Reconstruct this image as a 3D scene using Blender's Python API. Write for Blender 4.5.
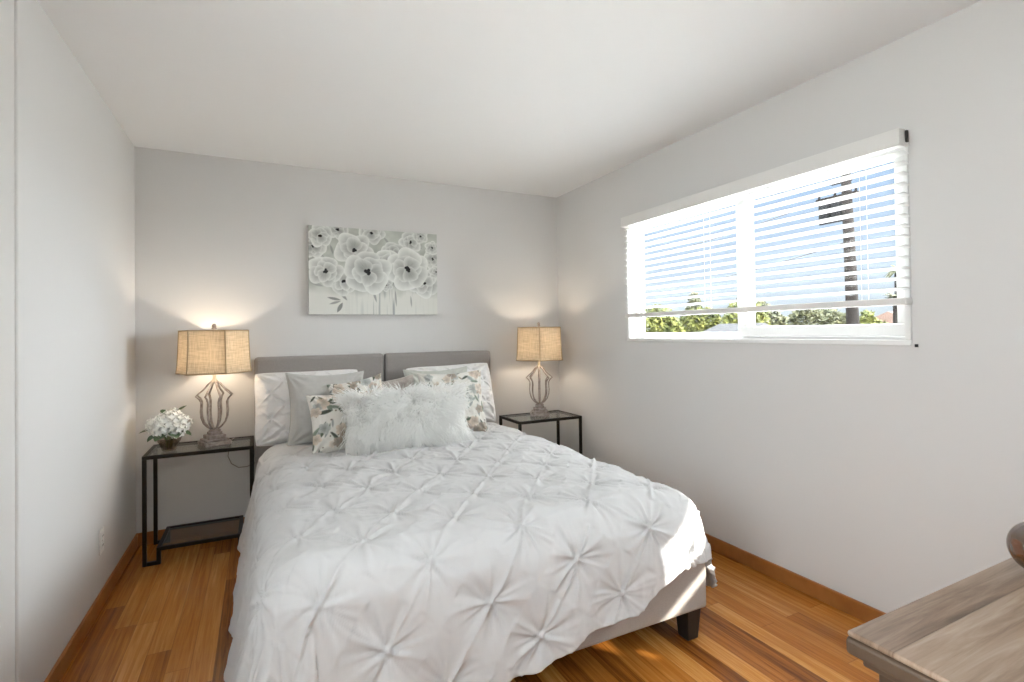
import bpy, bmesh, math, random
import numpy as np
from mathutils import Vector, Matrix

for o in list(bpy.data.objects):
    bpy.data.objects.remove(o, do_unlink=True)
SC = bpy.context.scene
COL = SC.collection
PI = math.pi

# ------------------------------------------------------------------ room size
XL, XR, YB, YF, H = -0.684, 2.339, 3.822, -0.55, 2.44

# ------------------------------------------------------------------ camera
F_PX, YAW, PITCH, ROLL, CAM_Z, SHIFT = 510.9, 0.4585, 0.0125, -0.0136, 1.27, -15.63
cd = bpy.data.cameras.new('camera')
cam = bpy.data.objects.new('camera', cd)
COL.objects.link(cam)
Fv = Vector((math.sin(YAW) * math.cos(PITCH), math.cos(YAW) * math.cos(PITCH), math.sin(PITCH)))
Rv = Vector((math.cos(YAW), -math.sin(YAW), 0))
Uv = Rv.cross(Fv)
R2 = math.cos(ROLL) * Rv + math.sin(ROLL) * Uv
U2 = -math.sin(ROLL) * Rv + math.cos(ROLL) * Uv
m = Matrix((R2, U2, -Fv)).transposed().to_4x4()
m.translation = (0, 0, CAM_Z)
cam.matrix_world = m
cd.sensor_width = 36
cd.lens = 36 * F_PX / 1024
cd.shift_y = SHIFT / 1024
cd.clip_start = 0.03
SC.camera = cam

# ------------------------------------------------------------------ colour management
SC.view_settings.view_transform = 'Standard'
SC.view_settings.look = 'None'
SC.view_settings.gamma = 1
SC.view_settings.use_curve_mapping = False
SC.view_settings.exposure = 1.20

# ------------------------------------------------------------------ sky
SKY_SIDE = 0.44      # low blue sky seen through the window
SKY_HIGH = 12.0      # sky above the view, brightened to light the room
SKY_SUN = 18.5       # sky on the sun's side, brightness added for the left wall
SKY_WEST = 6.0       # added brightness in the unseen west sky, lights the right wall
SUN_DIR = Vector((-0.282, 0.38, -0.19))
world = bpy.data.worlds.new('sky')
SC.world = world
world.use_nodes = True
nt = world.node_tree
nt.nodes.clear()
def wn(t, **k):
    n = nt.nodes.new(t)
    for a, b in k.items():
        setattr(n, a, b)
    return n
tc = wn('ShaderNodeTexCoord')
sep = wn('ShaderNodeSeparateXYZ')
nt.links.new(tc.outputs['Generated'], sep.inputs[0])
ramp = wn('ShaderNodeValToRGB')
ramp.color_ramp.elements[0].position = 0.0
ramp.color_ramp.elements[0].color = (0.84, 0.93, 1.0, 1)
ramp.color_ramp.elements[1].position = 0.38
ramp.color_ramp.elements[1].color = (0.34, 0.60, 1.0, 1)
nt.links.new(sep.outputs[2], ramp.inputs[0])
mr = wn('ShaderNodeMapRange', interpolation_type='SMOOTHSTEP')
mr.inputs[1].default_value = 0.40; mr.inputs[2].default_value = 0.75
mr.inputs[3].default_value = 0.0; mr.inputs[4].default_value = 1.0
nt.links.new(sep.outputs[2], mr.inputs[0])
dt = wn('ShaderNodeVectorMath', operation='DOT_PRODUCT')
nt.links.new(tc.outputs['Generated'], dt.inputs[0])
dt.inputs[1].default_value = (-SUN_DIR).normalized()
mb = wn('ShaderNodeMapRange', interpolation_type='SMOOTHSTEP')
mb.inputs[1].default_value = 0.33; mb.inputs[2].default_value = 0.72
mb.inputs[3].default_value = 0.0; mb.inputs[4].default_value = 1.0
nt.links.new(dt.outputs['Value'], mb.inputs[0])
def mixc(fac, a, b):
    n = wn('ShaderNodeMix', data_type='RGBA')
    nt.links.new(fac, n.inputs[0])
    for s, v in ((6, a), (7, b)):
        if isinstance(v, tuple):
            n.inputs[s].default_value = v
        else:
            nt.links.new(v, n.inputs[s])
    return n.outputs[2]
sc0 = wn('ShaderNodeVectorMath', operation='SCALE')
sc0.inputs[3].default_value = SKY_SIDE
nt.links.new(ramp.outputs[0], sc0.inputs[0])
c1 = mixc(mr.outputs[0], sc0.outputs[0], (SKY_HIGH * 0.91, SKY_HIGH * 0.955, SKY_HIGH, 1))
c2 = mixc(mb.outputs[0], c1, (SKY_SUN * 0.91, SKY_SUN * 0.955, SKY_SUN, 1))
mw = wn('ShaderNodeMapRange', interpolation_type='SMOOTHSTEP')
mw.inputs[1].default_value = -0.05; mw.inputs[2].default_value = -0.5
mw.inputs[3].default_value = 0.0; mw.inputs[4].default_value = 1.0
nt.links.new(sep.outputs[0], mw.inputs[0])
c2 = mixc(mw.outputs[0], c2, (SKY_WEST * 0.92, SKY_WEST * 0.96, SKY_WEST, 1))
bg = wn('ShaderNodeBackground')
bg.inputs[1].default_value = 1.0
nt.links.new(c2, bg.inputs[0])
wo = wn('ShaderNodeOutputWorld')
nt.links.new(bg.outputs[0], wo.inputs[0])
world.cycles.sampling_method = 'MANUAL'
world.cycles.sample_map_resolution = 512

# ------------------------------------------------------------------ sun
sd = bpy.data.lights.new('sun', 'SUN')
sd.energy = 6.0
sd.angle = math.radians(1.0)
sd.color = (1.0, 0.95, 0.87)
sun = bpy.data.objects.new('sun', sd)
COL.objects.link(sun)
sun.rotation_euler = SUN_DIR.to_track_quat('-Z', 'Y').to_euler()
sun.location = (6, -6, 5)

# daylight portals at the openings of the room (guide sampling, give no light of their own)
def portal(loc, rot, sx, sy):
    d = bpy.data.lights.new('daylight_portal', 'AREA')
    d.shape = 'RECTANGLE'; d.size = sx; d.size_y = sy
    d.cycles.is_portal = True
    o = bpy.data.objects.new('daylight_portal', d)
    COL.objects.link(o); o.location = loc; o.rotation_euler = rot
portal((XR + 0.16, 2.005, 1.62), (0, PI / 2, 0), 0.84, 1.75)
portal((XL - 0.14, 0.33, 1.55), (0, -PI / 2, 0), 1.3, 1.07)

# ------------------------------------------------------------------ material helpers
def mat(name, color=(0.8, 0.8, 0.8), rough=0.5, metal=0.0, spec=0.5, bump=None, var=None, sheen=0.0, trans=0.0, coat=0.0):
    """bump=(scale, strength, distance); var=(scale, second colour, contrast)"""
    M = bpy.data.materials.new(name)
    M.use_nodes = True
    n = M.node_tree.nodes; l = M.node_tree.links
    b = n['Principled BSDF']
    b.inputs['Base Color'].default_value = (*color, 1)
    b.inputs['Roughness'].default_value = rough
    b.inputs['Metallic'].default_value = metal
    b.inputs['Specular IOR Level'].default_value = spec
    b.inputs['Sheen Weight'].default_value = sheen
    b.inputs['Coat Weight'].default_value = coat
    b.inputs['Transmission Weight'].default_value = trans
    t = n.new('ShaderNodeTexCoord')
    if var:
        x = n.new('ShaderNodeTexNoise'); x.inputs['Scale'].default_value = var[0]; x.inputs['Detail'].default_value = 5
        l.new(t.outputs['Object'], x.inputs['Vector'])
        r = n.new('ShaderNodeValToRGB')
        r.color_ramp.elements[0].position = 0.5 - var[2]; r.color_ramp.elements[1].position = 0.5 + var[2]
        r.color_ramp.elements[0].color = (*color, 1); r.color_ramp.elements[1].color = (*var[1], 1)
        l.new(x.outputs['Fac'], r.inputs[0]); l.new(r.outputs[0], b.inputs['Base Color'])
    if bump:
        x = n.new('ShaderNodeTexNoise'); x.inputs['Scale'].default_value = bump[0]; x.inputs['Detail'].default_value = 4
        l.new(t.outputs['Object'], x.inputs['Vector'])
        bp = n.new('ShaderNodeBump'); bp.inputs['Strength'].default_value = bump[1]; bp.inputs['Distance'].default_value = bump[2]
        l.new(x.outputs['Fac'], bp.inputs['Height']); l.new(bp.outputs[0], b.inputs['Normal'])
    return M

def math_node(n, l, op, a, b=None):
    x = n.new('ShaderNodeMath'); x.operation = op
    for i, v in enumerate((a, b)):
        if v is None: continue
        if isinstance(v, (int, float)): x.inputs[i].default_value = v
        else: l.new(v, x.inputs[i])
    return x.outputs[0]

def plank_mat(name, axis, width, length, cols, rough, grain=(70, 2.5), bump=0.15, gap=0.03, gap_dark=0.45, wb=0.62, wg=0.55):
    """boards running along axis (0 = x, 1 = y) laid side by side on the other horizontal axis"""
    M = bpy.data.materials.new(name); M.use_nodes = True
    n = M.node_tree.nodes; l = M.node_tree.links; b = n['Principled BSDF']
    t = n.new('ShaderNodeTexCoord'); s = n.new('ShaderNodeSeparateXYZ'); l.new(t.outputs['Object'], s.inputs[0])
    along, across = s.outputs[axis], s.outputs[1 - axis]
    u = math_node(n, l, 'DIVIDE', across, width)
    iu = math_node(n, l, 'FLOOR', u); fu = math_node(n, l, 'FRACT', u)
    w1 = n.new('ShaderNodeTexWhiteNoise'); w1.noise_dimensions = '1D'; l.new(iu, w1.inputs['W'])
    v = math_node(n, l, 'ADD', math_node(n, l, 'DIVIDE', along, length), math_node(n, l, 'MULTIPLY', w1.outputs[0], 7.3))
    iv = math_node(n, l, 'FLOOR', v); fv = math_node(n, l, 'FRACT', v)
    c = n.new('ShaderNodeCombineXYZ'); l.new(iu, c.inputs[0]); l.new(iv, c.inputs[1])
    w2 = n.new('ShaderNodeTexWhiteNoise'); w2.noise_dimensions = '2D'; l.new(c.outputs[0], w2.inputs['Vector'])
    ga = n.new('ShaderNodeCombineXYZ')
    l.new(math_node(n, l, 'MULTIPLY', across, grain[0]), ga.inputs[0])
    l.new(math_node(n, l, 'MULTIPLY', along, grain[1]), ga.inputs[1])
    l.new(math_node(n, l, 'MULTIPLY', w2.outputs[0], 40), ga.inputs[2])
    gn = n.new('ShaderNodeTexNoise'); gn.inputs['Scale'].default_value = 1.0; gn.inputs['Detail'].default_value = 6
    gn.inputs['Roughness'].default_value = 0.62; gn.inputs['Distortion'].default_value = 0.6
    l.new(ga.outputs[0], gn.inputs['Vector'])
    f = math_node(n, l, 'ADD', math_node(n, l, 'MULTIPLY', math_node(n, l, 'SUBTRACT', w2.outputs[0], 0.5), wb), math_node(n, l, 'MULTIPLY', math_node(n, l, 'SUBTRACT', gn.outputs['Fac'], 0.5), wg))
    f = math_node(n, l, 'ADD', f, 0.5)
    r = n.new('ShaderNodeValToRGB')
    e = r.color_ramp.elements
    while len(e) < len(cols): e.new(0.5)
    for i, cc in enumerate(cols):
        e[i].position = i / (len(cols) - 1); e[i].color = (*cc, 1)
    l.new(f, r.inputs[0])
    d1 = math_node(n, l, 'MINIMUM', fu, math_node(n, l, 'SUBTRACT', 1.0, fu))
    g1 = math_node(n, l, 'LESS_THAN', d1, gap)
    d2 = math_node(n, l, 'MINIMUM', fv, math_node(n, l, 'SUBTRACT', 1.0, fv))
    g2 = math_node(n, l, 'LESS_THAN', d2, gap * width / length)
    g = math_node(n, l, 'MAXIMUM', g1, g2)
    mx = n.new('ShaderNodeMix'); mx.data_type = 'RGBA'; mx.blend_type = 'MULTIPLY'
    l.new(math_node(n, l, 'MULTIPLY', g, gap_dark), mx.inputs[0]); l.new(r.outputs[0], mx.inputs[6]); mx.inputs[7].default_value = (0.12, 0.06, 0.03, 1)
    l.new(mx.outputs[2], b.inputs['Base Color'])
    b.inputs['Roughness'].default_value = rough
    b.inputs['Specular IOR Level'].default_value = 0.35
    bp = n.new('ShaderNodeBump'); bp.inputs['Strength'].default_value = bump; bp.inputs['Distance'].default_value = 0.002
    l.new(math_node(n, l, 'SUBTRACT', gn.outputs['Fac'], g), bp.inputs['Height']); l.new(bp.outputs[0], b.inputs['Normal'])
    return M

def vcol_mat(name, rough=0.8, bump=None, sheen=0.0):
    M = mat(name, rough=rough, bump=bump, sheen=sheen, spec=0.2)
    n = M.node_tree.nodes
    a = n.new('ShaderNodeVertexColor'); a.layer_name = 'paint'
    M.node_tree.links.new(a.outputs[0], n['Principled BSDF'].inputs['Base Color'])
    return M

def glass_mat(name, tint=(1, 1, 1), refl=0.12, rough=0.0):
    M = bpy.data.materials.new(name); M.use_nodes = True
    n = M.node_tree.nodes; l = M.node_tree.links; n.clear()
    o = n.new('ShaderNodeOutputMaterial'); t = n.new('ShaderNodeBsdfTransparent'); g = n.new('ShaderNodeBsdfGlossy')
    t.inputs[0].default_value = (*tint, 1); g.inputs['Roughness'].default_value = rough
    lw = n.new('ShaderNodeLayerWeight'); lw.inputs[0].default_value = 0.5
    p5 = math_node(n, l, 'POWER', lw.outputs['Facing'], 5.0)
    mm = math_node(n, l, 'MULTIPLY_ADD', p5, 0.9)
    mm.node.inputs[2].default_value = refl
    mx = n.new('ShaderNodeMixShader'); l.new(mm, mx.inputs[0]); l.new(t.outputs[0], mx.inputs[1]); l.new(g.outputs[0], mx.inputs[2])
    l.new(mx.outputs[0], o.inputs[0])
    return M

def translucent_mat(name, color, trans=0.5, rough=0.7, weave=None, tcol=None):
    M = mat(name, color, rough=rough, spec=0.2)
    n = M.node_tree.nodes; l = M.node_tree.links
    b = n['Principled BSDF']; o = n['Material Output']
    t = n.new('ShaderNodeBsdfTranslucent'); t.inputs[0].default_value = (*(tcol or color), 1)
    mx = n.new('ShaderNodeMixShader'); mx.inputs[0].default_value = trans
    l.new(b.outputs[0], mx.inputs[1]); l.new(t.outputs[0], mx.inputs[2]); l.new(mx.outputs[0], o.inputs[0])
    if weave:
        tcn = n.new('ShaderNodeTexCoord')
        outs = []
        for sc in ((weave, weave, 12), (14, 14, weave)):
            mp = n.new('ShaderNodeMapping'); mp.inputs['Scale'].default_value = sc
            l.new(tcn.outputs['Object'], mp.inputs[0])
            x = n.new('ShaderNodeTexNoise'); x.inputs['Scale'].default_value = 1; x.inputs['Detail'].default_value = 2
            l.new(mp.outputs[0], x.inputs['Vector']); outs.append(x.outputs['Fac'])
        f = math_node(n, l, 'MULTIPLY', math_node(n, l, 'ADD', outs[0], outs[1]), 0.5)
        for tgt, base in ((b.inputs['Base Color'], color), (t.inputs[0], tcol or color)):
            r = n.new('ShaderNodeValToRGB')
            r.color_ramp.elements[0].position = 0.36; r.color_ramp.elements[1].position = 0.62
            r.color_ramp.elements[0].color = (*[c * 0.74 for c in base], 1)
            r.color_ramp.elements[1].color = (*[min(1, c * 1.12) for c in base], 1)
            l.new(f, r.inputs[0]); l.new(r.outputs[0], tgt)
    return M

def emis_mat(name, color, strength):
    M = bpy.data.materials.new(name); M.use_nodes = True
    b = M.node_tree.nodes['Principled BSDF']
    b.inputs['Base Color'].default_value = (*color, 1)
    b.inputs['Emission Color'].default_value = (*color, 1)
    b.inputs['Emission Strength'].default_value = strength
    return M

# ------------------------------------------------------------------ mesh helpers
class MB:
    """collects shapes that become ONE mesh"""
    def __init__(s):
        s.v = []; s.f = []; s.smooth = []
    def add(s, V, F, smooth=False):
        k = len(s.v)
        s.v += [tuple(p) for p in V]
        s.f += [tuple(i + k for i in f) for f in F]
        s.smooth += [smooth] * len(F)
        return s
    def box(s, lo, hi, rot=None, piv=None):
        (a, b, c), (d, e, f) = lo, hi
        V = [Vector(p) for p in ((a, b, c), (d, b, c), (d, e, c), (a, e, c), (a, b, f), (d, b, f), (d, e, f), (a, e, f))]
        if rot is not None:
            pv = Vector(piv) if piv is not None else sum(V, Vector()) / 8
            V = [rot @ (p - pv) + pv for p in V]
        return s.add(V, [(0, 3, 2, 1), (4, 5, 6, 7), (0, 1, 5, 4), (1, 2, 6, 5), (2, 3, 7, 6), (3, 0, 4, 7)])
    def tube(s, pts, rad, n=10, cap=True, flat=None, up=None):
        """sweep; rad number or list; flat=(a,b) elliptical/rect ratio"""
        P = [Vector(p) for p in pts]
        N = len(P)
        R = [rad] * N if isinstance(rad, (int, float)) else list(rad)
        base = len(s.v); V = []; F = []
        ref = Vector(up) if up else None
        prev = None
        for i in range(N):
            t = (P[min(i + 1, N - 1)] - P[max(i - 1, 0)]).normalized()
            if prev is None:
                a = ref if ref and abs(ref.dot(t)) < 0.98 else (Vector((0, 0, 1)) if abs(t.z) < 0.9 else Vector((1, 0, 0)))
            else:
                a = prev
            a = (a - t * a.dot(t)).normalized(); b = t.cross(a); prev = a
            for k in range(n):
                th = 2 * PI * k / n
                fa, fb = flat or (1, 1)
                V.append(P[i] + R[i] * (fa * math.cos(th) * a + fb * math.sin(th) * b))
        for i in range(N - 1):
            for k in range(n):
                F.append((i * n + k, i * n + (k + 1) % n, (i + 1) * n + (k + 1) % n, (i + 1) * n + k))
        s.add(V, F, True)
        if cap:
            s.f += [tuple(base + k for k in reversed(range(n))), tuple(base + (N - 1) * n + k for k in range(n))]
            s.smooth += [False, False]
        return s
    def lathe(s, prof, c=(0, 0, 0), n=32, smooth=True, close=False):
        V = []; F = []
        for r, z in prof:
            for k in range(n):
                th = 2 * PI * k / n
                V.append((c[0] + r * math.cos(th), c[1] + r * math.sin(th), c[2] + z))
        m = len(prof)
        for i in range(m - 1):
            for k in range(n):
                F.append((i * n + k, i * n + (k + 1) % n, (i + 1) * n + (k + 1) % n, (i + 1) * n + k))
        F.append(tuple(reversed(range(n)))); F.append(tuple((m - 1) * n + k for k in range(n)))
        return s.add(V, F, smooth)
    def build(s, name, material, parent=None, bevel=0.0, seg=2, subsurf=0):
        me = bpy.data.meshes.new(name)
        me.from_pydata(s.v, [], s.f)
        me.polygons.foreach_set('use_smooth', s.smooth)
        me.materials.append(material)
        me.update()
        o = bpy.data.objects.new(name, me)
        COL.objects.link(o)
        if bevel:
            b = o.modifiers.new('bevel', 'BEVEL'); b.width = bevel; b.segments = seg; b.limit_method = 'ANGLE'; b.angle_limit = math.radians(40)
            b.harden_normals = False
        if subsurf:
            q = o.modifiers.new('subdivision', 'SUBSURF'); q.levels = q.render_levels = subsurf
        if parent is not None:
            o.parent = parent
        return o

def np_mesh(name, V, Fq, material, parent=None, smooth=True, paint=None):
    """V (n,3) array, Fq (m,4) array"""
    me = bpy.data.meshes.new(name)
    me.from_pydata([tuple(x) for x in V.tolist()], [], [tuple(x) for x in Fq.tolist()])
    me.polygons.foreach_set('use_smooth', [smooth] * len(me.polygons))
    me.materials.append(material)
    if paint is not None:
        at = me.color_attributes.new('paint', 'FLOAT_COLOR', 'POINT')
        c = np.ones((len(V), 4), dtype=np.float32); c[:, :3] = paint
        at.data.foreach_set('color', c.ravel())
    me.update()
    o = bpy.data.objects.new(name, me)
    COL.objects.link(o)
    if parent is not None:
        o.parent = parent
    return o

def grid_faces(nx, ny):
    i, j = np.meshgrid(np.arange(nx - 1), np.arange(ny - 1), indexing='ij')
    a = (i * ny + j).ravel()
    return np.stack([a, a + ny, a + ny + 1, a + 1], 1)

def thing(name, label, cat, loc=(0, 0, 0), rz=0.0, group=None, rot=None):
    o = bpy.data.objects.new(name, None)
    COL.objects.link(o)
    o.location = loc
    o.rotation_euler = rot if rot else (0, 0, rz)
    o.empty_display_size = 0.05
    o['label'] = label; o['category'] = cat
    if group: o['group'] = group
    return o

def tag(o, label, cat, group=None, kind=None):
    o['label'] = label; o['category'] = cat
    if group: o['group'] = group
    if kind: o['kind'] = kind
    return o

def struct(o):
    o['kind'] = 'structure'
    return o

def dup(root, loc, label, group=None):
    r = root.copy(); COL.objects.link(r); r.location = loc
    r['label'] = label
    if group: r['group'] = group
    for ch in list(root.children):
        c = ch.copy(); COL.objects.link(c); c.parent = r
        for g in list(ch.children):
            d = g.copy(); COL.objects.link(d); d.parent = c
    return r

def vnoise(x, y, seed=0):
    """smooth value noise on arrays"""
    rs = np.random.RandomState(seed)
    T = rs.rand(256, 256)
    xi = np.floor(x).astype(int); yi = np.floor(y).astype(int)
    fx = x - xi; fy = y - yi
    fx = fx * fx * (3 - 2 * fx); fy = fy * fy * (3 - 2 * fy)
    a = T[xi % 256, yi % 256]; b = T[(xi + 1) % 256, yi % 256]
    c = T[xi % 256, (yi + 1) % 256]; d = T[(xi + 1) % 256, (yi + 1) % 256]
    return (a * (1 - fx) + b * fx) * (1 - fy) + (c * (1 - fx) + d * fx) * fy - 0.5

# ------------------------------------------------------------------ materials
WALL = mat('wall_paint', (0.715, 0.705, 0.695), rough=0.75, spec=0.25, bump=(160, 0.05, 0.002))
CEIL = mat('ceiling_paint', (0.90, 0.905, 0.91), rough=0.85, spec=0.2, bump=(120, 0.05, 0.002))
TRIMW = mat('white_trim_paint', (0.70, 0.69, 0.67), rough=0.45)
VINYL = mat('white_vinyl', (0.86, 0.86, 0.85), rough=0.35)
FLOOR = plank_mat('oak_floor', 1, 0.0826, 1.25, [(0.13, 0.038, 0.006), (0.27, 0.086, 0.013), (0.41, 0.145, 0.023), (0.51, 0.205, 0.040), (0.64, 0.31, 0.088)], 0.25, wb=0.68, wg=1.3, gap=0.022, gap_dark=0.3)
BASEW = mat('oak_baseboard', (0.42, 0.165, 0.042), rough=0.35, var=(9, (0.30, 0.11, 0.026), 0.2))
GLASS = glass_mat('window_glass', (0.98, 0.99, 0.985), 0.03)
TABLEGLASS = glass_mat('table_glass', (0.86, 0.88, 0.86), 0.035)
VASEGLASS = glass_mat('vase_glass', (0.74, 0.70, 0.66), 0.09)
BRONZE = mat('dark_bronze_metal', (0.022, 0.018, 0.014), rough=0.42, metal=0.6)
UPH = mat('grey_linen_upholstery', (0.30, 0.275, 0.262), rough=0.9, spec=0.15, bump=(700, 0.35, 0.001), var=(300, (0.36, 0.335, 0.317), 0.25), sheen=0.2)
UPHR = mat('beige_linen_upholstery', (0.40, 0.365, 0.33), rough=0.9, spec=0.15, bump=(700, 0.35, 0.001), var=(300, (0.46, 0.42, 0.385), 0.25))
BLACKW = mat('black_stained_wood', (0.012, 0.011, 0.011), rough=0.4)
DUVET = mat('white_cotton', (0.595, 0.592, 0.592), rough=0.9, spec=0.15, bump=(70, 0.15, 0.003), sheen=0.05)
SHAM = mat('white_cotton_sham', (0.82, 0.81, 0.80), rough=0.9, spec=0.15, bump=(60, 0.2, 0.003), sheen=0.15)
GREYSATIN = mat('silver_grey_satin', (0.50, 0.49, 0.465), rough=0.6, spec=0.3, bump=(90, 0.15, 0.002), sheen=0.3)
SAGE = mat('pale_sage_fabric', (0.55, 0.56, 0.51), rough=0.7, spec=0.3, bump=(90, 0.15, 0.002), sheen=0.3)
TAUPE = mat('taupe_plush', (0.42, 0.37, 0.33), rough=0.95, spec=0.1, bump=(220, 0.8, 0.006), var=(60, (0.55, 0.50, 0.46), 0.2), sheen=0.4)
FLORAL = vcol_mat('floral_print_fabric', 0.85, bump=(300, 0.2, 0.001), sheen=0.15)
FUR = translucent_mat('ivory_faux_fur', (0.97, 0.97, 0.955), trans=0.5, rough=0.6)
MATT = mat('mattress_ticking', (0.78, 0.77, 0.75), rough=0.9)
LAMPW = mat('whitewashed_grey_wood', (0.27, 0.225, 0.205), rough=0.6, bump=(60, 0.4, 0.003), var=(45, (0.46, 0.41, 0.385), 0.16))
LINEN = translucent_mat('linen_lampshade', (0.54, 0.45, 0.33), trans=0.16, weave=210, tcol=(0.74, 0.55, 0.33))
BINDING = mat('shade_binding', (0.42, 0.32, 0.20), rough=0.8)
NICKEL = mat('brushed_nickel', (0.55, 0.52, 0.48), rough=0.35, metal=0.9)
BULB = emis_mat('lit_bulb', (1.0, 0.82, 0.58), 6)
CORDM = mat('clear_brown_cord', (0.30, 0.25, 0.21), rough=0.4)
PLASTIC = mat('white_plastic', (0.82, 0.81, 0.79), rough=0.35)
DARKP = mat('dark_slot', (0.03, 0.03, 0.03), rough=0.6)
SLAT = translucent_mat('white_blind_slat', (0.88, 0.88, 0.87), trans=0.28, rough=0.4)
VALANCE = mat('white_blind_valance', (0.80, 0.79, 0.77), rough=0.45)
PETAL = mat('white_petal', (0.93, 0.93, 0.91), rough=0.7, var=(40, (0.86, 0.87, 0.81), 0.2))
LEAF = mat('dark_green_leaf', (0.035, 0.085, 0.035), rough=0.45, var=(35, (0.07, 0.13, 0.05), 0.2))
STEM = mat('green_stem', (0.16, 0.20, 0.08), rough=0.5)
CANVAS = vcol_mat('painted_canvas', 0.7, bump=(260, 0.25, 0.001))
CANVSIDE = mat('canvas_side', (0.36, 0.35, 0.32), rough=0.8, var=(25, (0.48, 0.48, 0.45), 0.2))
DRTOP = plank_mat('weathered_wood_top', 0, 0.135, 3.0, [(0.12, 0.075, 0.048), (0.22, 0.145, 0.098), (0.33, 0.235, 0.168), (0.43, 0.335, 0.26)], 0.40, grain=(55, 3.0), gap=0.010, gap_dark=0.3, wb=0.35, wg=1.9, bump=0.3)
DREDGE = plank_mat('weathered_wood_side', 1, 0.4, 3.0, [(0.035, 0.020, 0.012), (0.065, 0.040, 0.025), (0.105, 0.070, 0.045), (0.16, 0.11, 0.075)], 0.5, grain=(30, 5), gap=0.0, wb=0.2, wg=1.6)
AMBER = mat('amber_glass', (0.22, 0.07, 0.018), rough=0.06, trans=0.35, coat=0.6, var=(22, (0.03, 0.05, 0.02), 0.2))
CLEARG = mat('clear_glass', (0.95, 0.95, 0.95), rough=0.02, trans=1.0)
HEDGE = mat('hedge_leaves', (0.018, 0.026, 0.006), rough=0.7, spec=0.15, var=(2.2, (0.085, 0.085, 0.018), 0.16))
TREEG = mat('tree_leaves', (0.016, 0.020, 0.009), rough=0.7, spec=0.15, var=(2.0, (0.055, 0.053, 0.024), 0.16))
BARK = mat('weathered_pole_wood', (0.008, 0.007, 0.0065), rough=0.95, spec=0.05, var=(4, (0.014, 0.012, 0.011), 0.2))
ROOF = mat('grey_roof_shingle', (0.030, 0.030, 0.031), rough=1.0, spec=0.0, var=(6, (0.045, 0.045, 0.046), 0.2))
STUCCO = mat('tan_stucco', (0.10, 0.085, 0.07), rough=0.9, bump=(30, 0.3, 0.01))
GROUND = mat('pale_concrete_ground', (0.40, 0.39, 0.37), rough=0.95, var=(0.6, (0.48, 0.47, 0.44), 0.2))
STEEL = mat('grey_painted_steel', (0.010, 0.0105, 0.011), rough=0.9, spec=0.05)

# ================================================================== THE ROOM
def boxes(name, lst, material, parent=None, bevel=0.0):
    b = MB()
    for lo, hi in lst: b.box(lo, hi)
    return b.build(name, material, parent, bevel)

T = 0.13
struct(boxes('floor', [((XL - T, YF - T, -0.12), (XR + T, YB + T, 0.0))], FLOOR))
struct(boxes('ceiling', [((XL - T, YF - T, H), (XR + T, YB + T, H + 0.12))], CEIL))
struct(boxes('wall_back', [((XL - T, YB, 0), (XR + T, YB + T, H))], WALL))

def wall_with_holes(name, axis, c0, c1, a0, a1, holes, z1=H):
    """wall slab between c0 and c1 on the given axis, running a0..a1 on the other; holes = (b0, b1, z0, z1)"""
    cuts = sorted({a0, a1, *[h[0] for h in holes], *[h[1] for h in holes]})
    L = []
    for p, q in zip(cuts[:-1], cuts[1:]):
        hs = sorted([h for h in holes if h[0] <= p + 1e-6 and h[1] >= q - 1e-6], key=lambda h: h[2])
        z = 0.0
        for h in hs:
            if h[2] > z: L.append((p, q, z, h[2]))
            z = h[3]
        if z < z1: L.append((p, q, z, z1))
    out = []
    for p, q, u, v in L:
        out.append(((c0, p, u), (c1, q, v)) if axis == 0 else ((p, c0, u), (q, c1, v)))
    b = MB()
    for lo, hi in out: b.box(lo, hi)
    bm = bmesh.new(); me = bpy.data.meshes.new(name); me.from_pydata(b.v, [], b.f); bm.from_mesh(me)
    bmesh.ops.remove_doubles(bm, verts=bm.verts, dist=1e-5)
    bm.to_mesh(me); bm.free(); me.materials.append(WALL)
    o = bpy.data.objects.new(name, me); COL.objects.link(o)
    return struct(o)

# window 1: seen; window 2: unseen side window nearer the camera, added to let the sun in
W1 = (1.135, 2.875, 1.205, 2.035)
W2 = (-0.25, 0.75, 0.45, 1.50)
wall_with_holes('wall_right', 0, XR, XR + T, YF, YB, [W1, W2])
W3 = (-0.20, 0.86, 0.90, 2.20)
struct(boxes('wall_front', [((XL - T, YF - T, 0), (XR + T, YF, H))], WALL))
D1 = (0.95, 1.96, 0.0, H - 0.0001)
wall_with_holes('wall_left', 0, XL - T, XL, YF, YB, [D1, W3])

# baseboards (stained wood)
def baseboard(name, lo, hi):
    struct(boxes(name, [(lo, hi)], BASEW, bevel=0.004))
BH = 0.075
baseboard('baseboard_back', (XL, YB - 0.014, 0), (XR, YB, BH))
baseboard('baseboard_right', (XR - 0.014, YF, 0), (XR, YB - 0.014, BH))
baseboard('baseboard_left', (XL, 2.122, 0), (XL + 0.014, YB - 0.014, BH))

# closet opening on the left wall: casing and full-height sliding door
b = MB()
b.box((XL - 0.02, 1.93, 0), (XL + 0.006, 2.122, H)).box((XL - 0.02, 1.93, 0), (XL + 0.014, 2.095, H)).box((XL, 2.066, 0), (XL + 0.022, 2.088, H))
struct(b.build('trim_1', TRIMW, bevel=0.004))
struct(boxes('door_1', [((XL - 0.07, 0.95, 0.01), (XL - 0.03, 1.96, H - 0.02))], TRIMW, bevel=0.003))
struct(boxes('wall_closet', [((XL - T - 0.02, 0.9, 0), (XL - T, 2.1, H))], WALL))

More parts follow.
